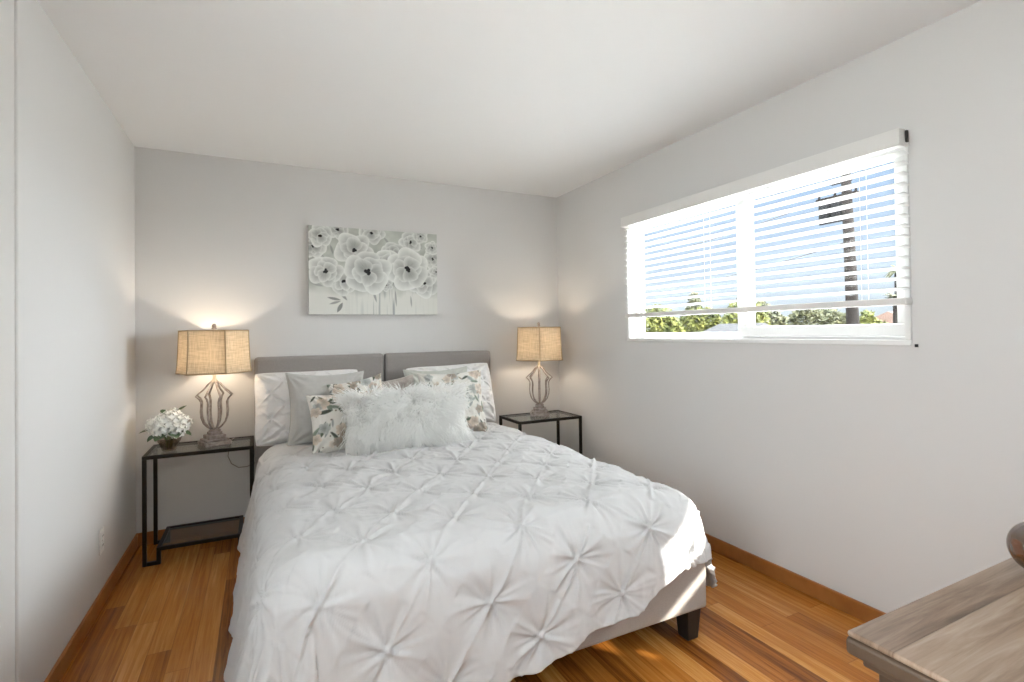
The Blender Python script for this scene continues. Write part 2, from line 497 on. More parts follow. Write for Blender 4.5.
# window 1 ----------------------------------------------------------
def ring(b, x0, x1, y0, y1, z0, z1, w):
    ws = w if isinstance(w, tuple) else (w, w, w, w)     # left(y1) right(y0) bottom top
    b.box((x0, y0, z0), (x1, y1, z0 + ws[2])); b.box((x0, y0, z1 - ws[3]), (x1, y1, z1))
    b.box((x0, y0, z0 + ws[2]), (x1, y0 + ws[1], z1 - ws[3])); b.box((x0, y1 - ws[0], z0 + ws[2]), (x1, y1, z1 - ws[3]))
    return b
win = ring(MB(), XR - 0.008, XR + 0.115, 1.125, 2.885, 1.193, 2.045, 0.022).build('window_1', VINYL, bevel=0.003)
struct(win)
ring(MB(), XR + 0.055, XR + 0.095, 1.147, 2.863, 1.215, 2.023, (0.03, 0.03, 0.014, 0.03)).build('window_frame', VINYL, win, 0.003)
ring(MB(), XR + 0.035, XR + 0.070, 1.150, 1.985, 1.230, 2.015, (0.062, 0.045, 0.052, 0.045)).build('sliding_sash', VINYL, win, 0.004)
ring(MB(), XR + 0.075, XR + 0.100, 1.920, 2.850, 1.229, 2.015, (0.035, 0.06, 0.022, 0.035)).build('fixed_sash', VINYL, win, 0.004)
boxes('pane', [((XR + 0.050, 1.185, 1.272), (XR + 0.055, 1.930, 1.975))], GLASS, win)
boxes('pane', [((XR + 0.085, 1.970, 1.245), (XR + 0.090, 2.820, 1.985))], GLASS, win)

# window 2 (unseen, added as the opening for the sun patches on the bed) ------
win2 = ring(MB(), XR - 0.008, XR + 0.115, W2[0] - 0.01, W2[1] + 0.01, W2[2] - 0.01, W2[3] + 0.01, 0.022).build('added_sun_window', VINYL, bevel=0.003)
struct(win2)
boxes('pane', [((XR + 0.085, W2[0], W2[2]), (XR + 0.090, W2[1], W2[3]))], GLASS, win2)
P0, P1 = XR + 0.03, XR + 0.04  # added panel, its slots cut to shape the sun patches
boxes('sun_mask_panel', [((P0, W2[0], W2[2]), (P1, 0.12, W2[3])), ((P0, 0.12, W2[2]), (P1, W2[1], 0.668)),
                      ((P0, 0.24, 0.668), (P1, W2[1], 0.700)), ((P0, 0.12, 0.668), (P1, 0.17, 0.700)), ((P0, 0.12, 0.700), (P1, W2[1], 0.748)),
                      ((P0, 0.12, 0.796), (P1, W2[1], 0.940)), ((P0, 0.12, 1.12), (P1, W2[1], W2[3]))], VALANCE, win2)

# window 3: unseen glazed opening added in the left wall to brighten the room --------------
b = MB()
for p0, p1 in ((W3[0], W3[0] + 0.05), (0.305, 0.355), (W3[1] - 0.05, W3[1])):
    b.box((XL - 0.10, p0, W3[2]), (XL - 0.03, p1, W3[3]))
b.box((XL - 0.10, W3[0], W3[2]), (XL - 0.03, W3[1], W3[2] + 0.05)); b.box((XL - 0.10, W3[0], W3[3] - 0.05), (XL - 0.03, W3[1], W3[3]))
w3 = struct(b.build('added_fill_window', VINYL, bevel=0.003))
boxes('pane', [((XL - 0.07, W3[0] + 0.04, W3[2] + 0.04), (XL - 0.065, W3[1] - 0.04, W3[3] - 0.04))], GLASS, w3)

# exterior: unseen wall added to keep the sun off the main window; ground ------------------------
struct(boxes('wall_sun_blocker', [((XR + 0.13, 0.82, -0.5), (XR + 1.75, 0.95, 3.3))], STUCCO))
struct(boxes('ground', [((-60, -60, -0.65), (140, 120, -0.45))], GROUND))

# wall outlet ---------------------------------------------------------------
oz, oy = 0.305, 3.055
ot = thing('wall_outlet', 'white electrical outlet plate low on the left wall', 'outlet', (XL, oy, oz))
boxes('cover_plate', [((0, -0.036, -0.058), (0.006, 0.036, 0.058))], PLASTIC, ot, 0.003)
for dz in (-0.022, 0.022):
    s = boxes('socket', [((0.005, -0.017, dz - 0.014), (0.009, 0.017, dz + 0.014))], PLASTIC, ot, 0.003)
    boxes('slot', [((0.0085, -0.008, dz - 0.004), (0.0096, -0.006, dz + 0.006)), ((0.0085, 0.006, dz - 0.004), (0.0096, 0.008, dz + 0.006))], DARKP, s)
boxes('screw', [((0.0055, -0.003, -0.003), (0.0075, 0.003, 0.003))], NICKEL, ot, 0.001)
# window blind ------------------------------------------------------------------
bl = thing('window_blind', 'white horizontal slat blind half open over the window', 'blind', (XR - 0.035, 1.985, 2.0))
y0, y1 = 1.108 - 1.985, 2.845 - 1.985
boxes('valance', [((-0.035, y0 + 0.012, -0.012), (-0.022, y1 + 0.012, 0.056)), ((-0.022, y1 + 0.0, -0.012), (0.034, y1 + 0.012, 0.056)), ((-0.022, y0 + 0.012, -0.012), (0.034, y0 + 0.018, 0.056))], VALANCE, bl, 0.002)
boxes('headrail', [((-0.018, y0 + 0.020, -0.004), (0.032, y1 - 0.002, 0.042))], VALANCE, bl, 0.002)
boxes('mounting_bracket', [((0.004, y0 + 0.004, 0.004), (0.016, y0 + 0.010, 0.05))], DARKP, bl)
NS = 14
SLW, TILT = 0.045, math.radians(10)
sl = MB()
prof = []
for k in range(7):
    t = -1 + 2 * k / 6
    prof.append((t * SLW / 2, 0.003 * (1 - t * t)))
def slat_mesh():
    V = []; F = []
    n = len(prof)
    for yy in (y0 + 0.008, y1 - 0.006):
        for th in (0.0013, -0.0013):
            for px, pz in prof:
                x = px * math.cos(TILT) + pz * math.sin(TILT); z = -px * math.sin(TILT) + (pz) * math.cos(TILT) + th
                V.append((x, yy, z))
    for k in range(n - 1):
        F.append((k, k + 1, 2 * n + k + 1, 2 * n + k)); F.append((n + k, 3 * n + k, 3 * n + k + 1, n + k + 1))
        F.append((k, n + k, n + k + 1, k + 1)); F.append((2 * n + k, 2 * n + k + 1, 3 * n + k + 1, 3 * n + k))
    F.append((0, 2 * n, 3 * n, n)); F.append((n - 1, 2 * n - 1, 4 * n - 1, 3 * n - 1))
    return MB().add(V, F, False)
s0 = None
for k in range(NS):
    z = -0.036 - k * 0.0418
    if s0 is None:
        s0 = slat_mesh().build('slat', SLAT, bl); s0.location.z = z
    else:
        c = s0.copy(); COL.objects.link(c); c.parent = bl; c.location.z = z
boxes('bottom_rail', [((-0.025, y0 + 0.006, -0.643), (0.025, y1 - 0.004, -0.616))], VALANCE, bl, 0.004)
for yy in (y0 + 0.17, -0.12, 0.14, y1 - 0.15):
    MB().tube([(-0.0245, yy, -0.005), (-0.0245, yy, -0.63)], 0.0009, 6).tube([(0.0245, yy, -0.005), (0.0245, yy, -0.63)], 0.0009, 6).build('ladder_cord', PLASTIC, bl)
MB().tube([(-0.030, y1 - 0.07, -0.005), (-0.031, y1 - 0.07, -0.55)], 0.0035, 8).build('tilt_wand', PLASTIC, bl)
hd = boxes('hold_down_bracket', [((-0.002, -0.006, -0.006), (0.0, 0.006, 0.006))], DARKP)
hd.location = (XR - 0.001, 1.108, 1.193)
tag(hd, 'tiny dark hold-down bracket on the wall below the right end of the blind', 'bracket')
hd.data.transform(Matrix.Translation((-0.003, 0, 0)))

# ================================================================== BED
BX0, BX1, BY0, BY1 = 0.0, 1.64, 1.545, 3.74
bed = thing('bed_frame', 'grey upholstered bed frame with two panel headboard and black feet', 'bed', (0.82, 1.55, 0))
def upbox(name, lo, hi, material, bev=0.018):
    cx, cy, cz = 0.82, 1.55, 0.0
    return boxes(name, [((lo[0] - cx, lo[1] - cy, lo[2]), (hi[0] - cx, hi[1] - cy, hi[2]))], material, bed, bev)
hb = upbox('headboard', (-0.035, 3.735, 0.10), (0.8075, 3.806, 1.125), UPH, 0.022)
hb2 = upbox('headboard', (0.8125, 3.735, 0.10), (1.655, 3.806, 1.125), UPH, 0.022)
upbox('footboard', (BX0, 1.545, 0.128), (BX1, 1.600, 0.325), UPHR, 0.012)
upbox('side_rail', (BX0, 1.600, 0.128), (BX0 + 0.05, 3.735, 0.325), UPHR, 0.012)
upbox('side_rail', (BX1 - 0.05, 1.600, 0.128), (BX1, 3.735, 0.325), UPHR, 0.012)
upbox('slat_base', (BX0 + 0.05, 1.60, 0.20), (BX1 - 0.05, 3.735, 0.235), BLACKW, 0.0)
for x in (0.03, 1.545):
    for y in (1.56, 3.68):
        bb = MB()
        V = []
        for (w, z) in ((0.0, 0.0), (0.006, 0.129)):
            pass
        a = 0.075; t = 0.056
        lo = [(x + (a - t) / 2, y + (a - t) / 2), (x + (a + t) / 2, y + (a - t) / 2), (x + (a + t) / 2, y + (a + t) / 2), (x + (a - t) / 2, y + (a + t) / 2)]
        hi = [(x, y), (x + a, y), (x + a, y + a), (x, y + a)]
        V = [(p - 0.82, q - 1.55, 0.0) for p, q in lo] + [(p - 0.82, q - 1.55, 0.129) for p, q in hi]
        bb.add(V, [(0, 3, 2, 1), (4, 5, 6, 7), (0, 1, 5, 4), (1, 2, 6, 5), (2, 3, 7, 6), (3, 0, 4, 7)])
        bb.build('leg', BLACKW, bed, 0.003)

mt = boxes('mattress', [((0.055, 1.605, 0.236), (1.585, 3.73, 0.555))], MATT, None, 0.05)
mt.modifiers['bevel'].segments = 4
tag(mt, 'mattress under the white pintuck duvet on the bed frame', 'mattress')

# duvet -------------------------------------------------------------------------
DT = []   # pintuck points in cloth coordinates
def make_duvet():
    R = 0.135
    zt = 0.600
    rx0, rx1, ry = -0.015 + R, 1.645 - R, 1.505 + R           # inset rectangle
    yh = 3.46                                               # head end
    Ll, Lr, Lf = 0.62, 0.62, 0.62                             # nominal cloth overhang
    step = 0.0064
    nx = int((rx1 - rx0 + Ll + Lr) / step); ny = int((yh - ry + Lf) / step)
    p = np.linspace(rx0 - Ll, rx1 + Lr, nx); q = np.linspace(ry - Lf, yh, ny)
    P, Q = np.meshgrid(p, q, indexing='ij')
    cx = np.clip(P, rx0, rx1); cy = np.maximum(Q, ry)
    dx = P - cx; dy = Q - cy
    r = np.hypot(dx, dy)
    rr = np.maximum(r, 1e-6)
    ex, ey = dx / rr, dy / rr
    # length of cloth that actually hangs: foot hem rises to the right
    foot = 0.60 - (0.02 + 0.19 * np.clip(cx, -0.1, 1.66) + 0.05 * np.clip((cx - 1.25) / 0.3, 0, 1)) + 0.01 * np.sin(cx * 17) + 0.006 * np.sin(cx * 41 + 1)
    foot = foot - R * (PI / 2 - 1)                      # arc is longer than drop
    foot = foot + R * (PI / 2 - 1) * 2
    side = np.where(dx > 0, 0.53 + 0.012 * np.sin(cy * 19), 0.60 + 0.012 * np.sin(cy * 15))
    th = np.arctan2(np.abs(ey), np.abs(ex)) / (PI / 2)        # 0 side, 1 foot
    w = np.clip(th * 1.7, 0, 1); w = w * w * (3 - 2 * w)
    ell = side * (1 - w) + foot * w
    Lb = np.minimum(Lf / np.maximum(np.abs(ey), 1e-6), np.where(dx > 0, Lr, Ll) / np.maximum(np.abs(ex), 1e-6))
    Lb = np.where(dx == 0, Lf, np.where(dy == 0, np.where(dx > 0, Lr, Ll), Lb))
    r2 = r * ell / Lb
    amax = math.radians(84)
    arc = R * amax
    ph = np.minimum(r2 / R, amax)
    over = np.maximum(r2 - arc, 0)
    out = R * np.sin(ph) + over * math.cos(amax)
    z = zt - R * (1 - np.cos(ph)) - over * math.sin(amax)
    # cloth coordinate for the pattern
    A = cx + ex * r2; B = cy + ey * r2
    # skirt folds
    s = cx * 1.0 - cy * 1.0 + np.arctan2(ey, ex) * 0.45
    fold = np.clip(over / 0.3, 0, 1) * (0.010 * np.sin(s * 21) + 0.006 * np.sin(s * 37 + 1.3))
    corner = np.exp(-((th - 0.5) / 0.22) ** 2) * (np.abs(dx) > 0) * (np.abs(dy) > 0)
    fold = fold + corner * np.clip(over / 0.25, 0, 1) * 0.025
    out = out + fold + np.where(dx < 0, over * 0.12, over * 0.22 * np.clip((3.0 - cy) / 0.6, 0, 1) * (dx > 0) * (1 - w))
    X = cx + ex * out; Y = cy + ey * out; Z = z
    # gentle billow of the filling on top and slightly raised middle
    Z = Z + 0.018 * np.exp(-(((P - 0.8) / 0.7) ** 2)) * np.clip(1 - r / 0.15, 0, 1) + 0.012 * vnoise(P * 3, Q * 3, 3) * np.clip(1 - r / 0.2, 0, 1)
    base = np.stack([X, Y, Z], -1)
    # normals
    du = np.gradient(base, axis=0); dv = np.gradient(base, axis=1)
    N = np.cross(du, dv); N /= np.maximum(np.linalg.norm(N, axis=-1, keepdims=True), 1e-9)
    # pintuck lattice
    O = np.array([0.440, 1.885]); e1 = np.array([0.181, -0.150]); e2 = np.array([-0.152, -0.205])
    inv = np.linalg.inv(np.stack([e1, e2], 1))
    wx = A + 0.018 * vnoise(A * 4, B * 4, 11); wy = B + 0.018 * vnoise(A * 4 + 9, B * 4, 12)
    ab = np.einsum('ij,xyj->xyi', inv, np.stack([wx - O[0], wy - O[1]], -1))
    al, be = ab[..., 0], ab[..., 1]
    ia, ib = np.round(al), np.round(be)
    fa, fb = al - ia, be - ib
    dvec = fa[..., None] * e1 + fb[..., None] * e2
    d = np.hypot(dvec[..., 0], dvec[..., 1]); thv = np.arctan2(dvec[..., 1], dvec[..., 0])
    rs = np.random.RandomState(5); J = rs.rand(64, 64, 4)
    jj = J[(ia.astype(int)) % 64, (ib.astype(int)) % 64]
    puff = 0.012 * (np.abs(np.sin(PI * al) * np.sin(PI * be)) ** 0.45)
    dip = -0.008 * np.exp(-(d / 0.020) ** 2) - 0.006 * np.exp(-d / 0.06)
    # sharp gathered creases radiating from each tuck
    star = np.zeros_like(d)
    for k, (n, a, dec) in enumerate(((3, 0.0080, 0.13), (7, 0.0060, 0.085), (12, 0.0034, 0.05))):
        c = np.cos(n * thv + jj[..., k] * 6.28 + 1.2 * vnoise(A * 9, B * 9, 20 + k))
        star += a * (1 - 2 * np.abs(c) ** 0.7) * np.exp(-d / dec) * (1 - np.exp(-(d / 0.014) ** 2))
    # pleat ridges running from tuck to tuck
    def ridge(dist, dd, wv):
        return wv * 0.0145 * np.exp(-np.abs(dist) / 0.0065) * (0.55 + 0.45 * np.exp(-dd / 0.09))
    l1 = fa * np.linalg.norm(e1); l2 = fb * np.linalg.norm(e2)
    rid = ridge(l1 + 0.004 * vnoise(A * 14, B * 14, 31), d, 0.6 + 0.8 * jj[..., 3]) + ridge(l2 + 0.004 * vnoise(A * 14, B * 14, 32), d, 1.4 - 0.8 * jj[..., 3])
    # crumples
    cr = 0
    for k, (f, a) in enumerate(((6, 0.008), (14, 0.0040), (30, 0.0020))):
        v = vnoise(A * f + 0.6 * vnoise(A * 5, B * 5, 41), B * f * 0.8, 50 + k)
        cr = cr + a * (0.5 - 2 * np.abs(v))
    h = puff + dip + star + rid + cr
    head = np.clip((yh - cy) / 0.10, 0, 1)
    h = h * (0.25 + 0.75 * head)
    h = h * np.where(dx < 0, 1 - 0.55 * np.clip(over / 0.12, 0, 1) * (1 - w), 1)
    V = base + N * h[..., None] * np.where(N[..., 2:3] < -2, -1, 1)
    # keep clear of frame and floor
    V[..., 2] = np.maximum(V[..., 2], 0.02)
    V = V.reshape(-1, 3)
    F = grid_faces(nx, ny)
    n_ = N.reshape(-1, 3)
    if N[nx // 2, ny // 2, 2] < 0:
        V = (base - N * h[..., None]); V[..., 2] = np.maximum(V[..., 2], 0.02); V = V.reshape(-1, 3)
        F = F[:, ::-1]
    o = np_mesh('duvet', V, F, DUVET)
    sol = o.modifiers.new('thickness', 'SOLIDIFY'); sol.thickness = 0.010; sol.offset = -1
    return o
duv = make_duvet()
tag(duv, 'white pintuck duvet draped over the bed and hanging to the floor', 'duvet')

# pillows --------------------------------------------------------------------
def pillow_pts(w, h, d, n=70, pinch=0.07, seed=0, wr=0.006, sag=0.0, pw=0.42, crn=0.0):
    s = np.linspace(-1, 1, n); S, Tt = np.meshgrid(s, s, indexing='ij')
    # edges curve inward between pointed corners
    sq = 1 - crn * (S * Tt) ** 4
    X = S * w / 2 * sq * (1 - pinch * (1 - Tt ** 2) * np.abs(S) ** 3)
    Y = Tt * h / 2 * sq * (1 - pinch * (1 - S ** 2) * np.abs(Tt) ** 3)
    prof = np.clip((1 - S ** 2), 0, 1) ** pw * np.clip((1 - Tt ** 2), 0, 1) ** pw
    Z = d / 2 * prof
    r = 0
    for k, f in enumerate((3.2, 7.0, 14)):
        r = r + wr / (k + 1) * 2 * (0.25 - np.abs(vnoise(S * f + seed, Tt * f, seed * 7 + k)))
    # radial tension creases at the corners
    for cx, cy in ((1, 1), (1, -1), (-1, 1), (-1, -1)):
        dd = np.hypot(S - cx, Tt - cy); an = np.arctan2(Tt - cy, S - cx)
        r = r + wr * 0.9 * np.cos(an * 13 + seed) * np.exp(-((dd - 0.35) / 0.28) ** 2)
    Y = Y - sag * (1 - S ** 2) * (Tt > 0) * Tt
    return S, Tt, X, Y, Z, r * np.clip(prof * 2, 0, 1)

def pillow_mesh(name, w, h, d, material, parent=None, paint=None, extra=None, **k):
    n = k.get('n', 70)
    S, Tt, X, Y, Z, r = pillow_pts(w, h, d, **k)
    e = extra(X, Y, S, Tt) if extra else 0
    fr = np.stack([X, -(Z + r + e), Y], -1).reshape(-1, 3)
    bk = np.stack([X, Z + 0.6 * r, Y], -1).reshape(-1, 3)
    F = grid_faces(n, n)
    V = np.concatenate([fr, bk]); FF = np.concatenate([F, F[:, ::-1] + n * n])
    col = None
    if paint is not None:
        c = paint(X, Y).reshape(-1, 3)
        col = np.concatenate([c, c])
    o = np_mesh(name, V, FF, material, parent, True, col)
    bm = bmesh.new(); bm.from_mesh(o.data)
    bmesh.ops.remove_doubles(bm, verts=bm.verts, dist=1e-5)
    bm.to_mesh(o.data); bm.free()
    return o

def place_pillow(o, base, lean, yaw=0.0, roll=0.0, h=0.45):
    """o is centred; base = bottom centre point; lean back from vertical"""
    M = Matrix.Translation(base) @ Matrix.Rotation(yaw, 4, 'Z') @ Matrix.Rotation(-lean, 4, 'X') @ Matrix.Rotation(roll, 4, 'Y') @ Matrix.Translation((0, 0, h / 2))
    o.matrix_world = M

def edge_loop(w, h, pinch, crn=0.0, n=40):
    pts = []
    for k in range(4 * n):
        e, t = divmod(k, n); t = -1 + 2 * t / n
        S, T_ = ((t, -1), (1, t), (-t, 1), (-1, -t))[e]
        q_ = 1 - crn * (S * T_) ** 4
        pts.append((S * w / 2 * q_ * (1 - pinch * (1 - T_ ** 2) * abs(S) ** 3), 0, T_ * h / 2 * q_ * (1 - pinch * (1 - S ** 2) * abs(T_) ** 3)))
    return pts + pts[:2]

# shams with pintuck diagonals
def sham_extra(X, Y, S, Tt):
    a = (X + Y) / 0.155; b_ = (X - Y) / 0.155
    l = np.minimum(np.abs(a - np.round(a)), np.abs(b_ - np.round(b_)))
    env = np.clip((1 - S ** 2) * (1 - Tt ** 2) * 3, 0, 1)
    d = np.hypot(a - np.round(a), b_ - np.round(b_))
    ruff = 0.010 * np.sin(Y * 95 + 2 * np.sin(Y * 31)) * np.clip((np.abs(S) - 0.80) / 0.2, 0, 1)
    return env * (0.016 * np.exp(-l / 0.05) - 0.018 * np.exp(-(d / 0.16) ** 2) + 0.006 * np.abs(np.sin(PI * a) * np.sin(PI * b_))) + ruff * (1 - S ** 2) ** 0.5 * 1.2
def sham(label, base, lean, yaw, roll, seed):
    o = pillow_mesh('pillow_sham', 0.66, 0.47, 0.24, SHAM, extra=sham_extra, n=120, pinch=0.05, seed=seed, wr=0.009, crn=0.06)
    MB().tube(edge_loop(0.66, 0.47, 0.05, 0.06), 0.004, 6, cap=False).build('piping', SHAM, o)
    place_pillow(o, base, lean, yaw, roll, 0.47)
    tag(o, label, 'pillow', 'white pillow shams against the headboard')
    return o
sham('white pintuck pillow sham at the left end of the headboard, beside the near lamp table', (0.290, 3.49, 0.585), 0.30, 0.03, 0.0, 3)
sham('white pintuck pillow sham at the right end of the headboard, beside the window wall', (1.262, 3.49, 0.585), 0.30, -0.04, -0.03, 8)

def cushion(name, label, w, h, d, material, base, lean, yaw, roll, seed, paint=None, group=None, pinch=0.11, piping=None, **k):
    o = pillow_mesh(name, w, h, d, material, paint=paint, pinch=pinch, seed=seed, **k)
    if piping:
        MB().tube(edge_loop(w, h, pinch), 0.0035, 6, cap=False).build('piping', piping, o)
    place_pillow(o, base, lean, yaw, roll, h)
    tag(o, label, 'cushion', group)
    return o
cushion('throw_cushion', 'plain silver grey square cushion leaning on the left white sham', 0.47, 0.45, 0.15, GREYSATIN, (0.372, 3.30, 0.600), 0.30, 0.05, 0.02, 4, piping=GREYSATIN)
cushion('throw_cushion', 'plain pale sage square cushion behind the right floral cushion', 0.46, 0.44, 0.14, SAGE, (1.105, 3.33, 0.600), 0.28, -0.03, -0.01, 6, piping=SAGE)

# floral prints
def floral_paint(seed, w, h, dens=1.0):
    rs = np.random.RandomState(seed)
    items = []
    cols_f = [(0.42, 0.34, 0.28), (0.52, 0.44, 0.36), (0.36, 0.37, 0.35), (0.60, 0.53, 0.46), (0.30, 0.25, 0.20)]
    cols_l = [(0.13, 0.165, 0.115), (0.24, 0.285, 0.225), (0.36, 0.39, 0.365), (0.085, 0.10, 0.075), (0.28, 0.25, 0.18)]
    for k in range(int(34 * dens)):
        items.append(('l', rs.uniform(-w / 2, w / 2), rs.uniform(-h / 2, h / 2), rs.uniform(0, 6.28), rs.uniform(0.022, 0.05), cols_l[rs.randint(5)]))
    for k in range(int(15 * dens)):
        items.append(('f', rs.uniform(-w / 2, w / 2), rs.uniform(-h / 2, h / 2), rs.uniform(0, 6.28), rs.uniform(0.022, 0.042), cols_f[rs.randint(5)]))
    for k in range(int(6 * dens)):
        items.append(('d', rs.uniform(-w / 2, w / 2), rs.uniform(-h / 2, h / 2), 0, rs.uniform(0.004, 0.007), (0.16, 0.13, 0.10)))
    def fn(X, Y):
        C = np.empty(X.shape + (3,)); C[:] = (0.74, 0.72, 0.67)
        n1 = vnoise(X * 18 + 5, Y * 18, seed)
        C *= (1 + 0.10 * n1)[..., None]
        for kind, cx, cy, an, R, col in items:
            dx, dy = X - cx, Y - cy
            u = dx * math.cos(an) + dy * math.sin(an); v = -dx * math.sin(an) + dy * math.cos(an)
            if kind == 'l':
                wv = 0.30 * R * np.clip(1 - (u / R) ** 2, 0, 1)
                m = np.clip((wv - np.abs(v)) / 0.004, 0, 1)
                sh = 0.8 + 0.5 * np.clip(np.abs(v) / (0.3 * R), 0, 1)
            elif kind == 'f':
                rr = np.hypot(u, v); th = np.arctan2(v, u)
                edge = R * (0.72 + 0.28 * np.abs(np.cos(2.5 * th)))
                m = 0.9 * np.clip((edge - rr) / 0.004, 0, 1)
                sh = 0.75 + 0.75 * (rr / R) * (0.7 + 0.3 * np.abs(np.cos(5 * th)))
            else:
                rr = np.hypot(u, v); m = np.clip((R - rr) / 0.003, 0, 1); sh = 1.0
            cc = np.clip(np.array(col)[None, None] * (sh if np.isscalar(sh) else sh[..., None]), 0, 1)
            C = C * (1 - m[..., None]) + cc * m[..., None]
        return C
    return fn
G = 'floral printed cushions on the bed'
cushion('floral_cushion', 'cream floral cushion standing left of the white fur pillow', 0.41, 0.36, 0.15, FLORAL, (0.455, 3.05, 0.590), 0.36, 0.06, -0.03, 12, paint=floral_paint(21, 0.40, 0.40, 2.4), group=G, n=130, pinch=0.10)
cushion('floral_cushion', 'cream floral cushion standing right of the white fur pillow', 0.44, 0.44, 0.15, FLORAL, (1.135, 3.12, 0.595), 0.32, -0.08, -0.02, 15, paint=floral_paint(33, 0.45, 0.44, 2.2), group=G, n=130, pinch=0.10)
cushion('floral_cushion', 'cream floral cushion half hidden behind the fur pillow, beside the taupe one', 0.34, 0.36, 0.12, FLORAL, (0.588, 3.235, 0.645), 0.26, 0.0, -0.16, 18, paint=floral_paint(45, 0.38, 0.38, 2.4), group=G, n=120, pinch=0.10)
cushion('plush_cushion', 'taupe plush cushion peeking over the middle of the fur pillow', 0.34, 0.36, 0.12, TAUPE, (0.795, 3.28, 0.630), 0.26, 0.0, -0.12, 22, pinch=0.08)

# fur lumbar pillow
fp = pillow_mesh('fur_pillow', 0.70, 0.31, 0.17, FUR, n=60, pinch=0.04, seed=30, wr=0.004)
def make_fur():
    rs = np.random.RandomState(77)
    n = 10000
    w, h, d = 0.70, 0.31, 0.17
    V = []; F = []
    S = rs.uniform(-1, 1, n); Tt = rs.uniform(-1, 1, n)
    side = np.where(rs.rand(n) < 0.82, -1.0, 1.0)
    prof = (1 - S ** 2) ** 0.42 * (1 - Tt ** 2) ** 0.42
    X = S * w / 2 * (1 - 0.04 * (1 - Tt ** 2) * np.abs(S) ** 3); Y = Tt * h / 2 * (1 - 0.04 * (1 - S ** 2) * np.abs(Tt) ** 3)
    Z = side * d / 2 * prof
    N = np.stack([X / (w / 2) ** 2 * 0.06, Z / (d / 2) ** 2 * 0.09 + side * 0.4, Y / (h / 2) ** 2 * 0.045], -1)
    N /= np.linalg.norm(N, axis=1, keepdims=True)
    # combed direction, changing over the surface in tufts
    g1 = vnoise(X * 22 + 3, Y * 22, 5) * 2.6; g2 = vnoise(X * 9, Y * 9 + 7, 6) * 2.2
    comb = np.stack([np.sin(g1 + g2) * 0.85 + 0.35 * S, np.zeros(n), -0.55 + 0.75 * Tt + np.cos(g1 * 1.3) * 0.2], -1)
    L = rs.uniform(0.045, 0.095, n)
    B = np.stack([X, Z, Y], -1)
    k0 = 0
    wdt = rs.uniform(0.0014, 0.0030, n)
    for i in range(n):
        b0 = B[i]; nn = N[i]; c = comb[i]
        jit = rs.normal(0, 0.22, 3)
        d0 = nn * 0.75 + c * 0.5 + jit * 0.6; d0 /= np.linalg.norm(d0)
        d1 = nn * 0.15 + c * 0.95 + jit + np.array([0, 0, -0.25]); d1 /= np.linalg.norm(d1)
        p1 = b0 + d0 * L[i] * 0.42; p2 = p1 + (d0 * 0.35 + d1 * 0.65) * L[i] * 0.36; p3 = p2 + d1 * L[i] * 0.34
        sdv = np.cross(d0, nn + 0.3 * jit); sdv /= max(np.linalg.norm(sdv), 1e-6); sdv = sdv * wdt[i]
        V += [b0 - sdv, b0 + sdv, p1 - sdv * 0.9, p1 + sdv * 0.9, p2 - sdv * 0.6, p2 + sdv * 0.6, p3]
        F += [(k0, k0 + 1, k0 + 3, k0 + 2), (k0 + 2, k0 + 3, k0 + 5, k0 + 4), (k0 + 4, k0 + 5, k0 + 6)]
        k0 += 7
    me = bpy.data.meshes.new('fur'); me.from_pydata([tuple(v) for v in V], [], F)
    me.polygons.foreach_set('use_smooth', [True] * len(F)); me.materials.append(FUR); me.update()
    o = bpy.data.objects.new('fur', me); COL.objects.link(o); o.parent = fp
    o['kind'] = 'stuff'
make_fur()
place_pillow(fp, (0.765, 2.90, 0.630), 0.42, -0.06, -0.02, 0.31)
tag(fp, 'white long haired fur lumbar pillow lying in front of the other cushions', 'cushion')

# ================================================================== NIGHTSTANDS
NZ, NW, ND, BAR = 0.607, 0.55, 0.355, 0.020
def make_nightstand(loc, label, group):
    t = thing('nightstand', label, 'side table', loc, 0, group)
    w, d, r = NW, ND, BAR
    def bar(name, lst, bev=0.002):
        return boxes(name, lst, BRONZE, t, bev)
    # origin at the front left foot, x to the right, y to the wall
    bar('top_frame', [((0, 0, NZ - r), (w, r, NZ)), ((0, d - r, NZ - r), (w, d, NZ)), ((0, r, NZ - r), (r, d - r, NZ)), ((w - r, r, NZ - r), (w, d - r, NZ))])
    for x in (0, w - r):
        for y in (0, d - r):
            bar('leg', [((x, y, 0), (x + r, y + r, NZ - r))])
    fl, sz = 0.085, 0.075
    for y in (0, d - r):
        bar('foot_rail', [((r, y, 0), (fl, y + r, r)), ((fl - r, y, r), (fl, y + r, sz))])
        bar('foot_rail', [((w - fl, y, 0), (w - r, y + r, r)), ((w - fl, y, r), (w - fl + r, y + r, sz))])
    bar('shelf_frame', [((fl - r, 0, sz), (w - fl + r, r, sz + r)), ((fl - r, d - r, sz), (w - fl + r, d, sz + r)),
                        ((fl - r, r, sz), (fl, d - r, sz + r)), ((w - fl, r, sz), (w - fl + r, d - r, sz + r))])
    boxes('glass_top', [((r, r, NZ - 0.010), (w - r, d - r, NZ - 0.002))], TABLEGLASS, t)
    boxes('glass_shelf', [((fl, r, sz + 0.008), (w - fl, d - r, sz + 0.016))], TABLEGLASS, t)
    return t
ns = make_nightstand((-0.590, 3.445, 0), 'black metal and glass nightstand left of the bed, holding lamp and flowers', 'matching glass nightstands')
dup(ns, (1.700, 3.345, 0), 'black metal and glass nightstand right of the bed, in the corner by the window wall', 'matching glass nightstands')

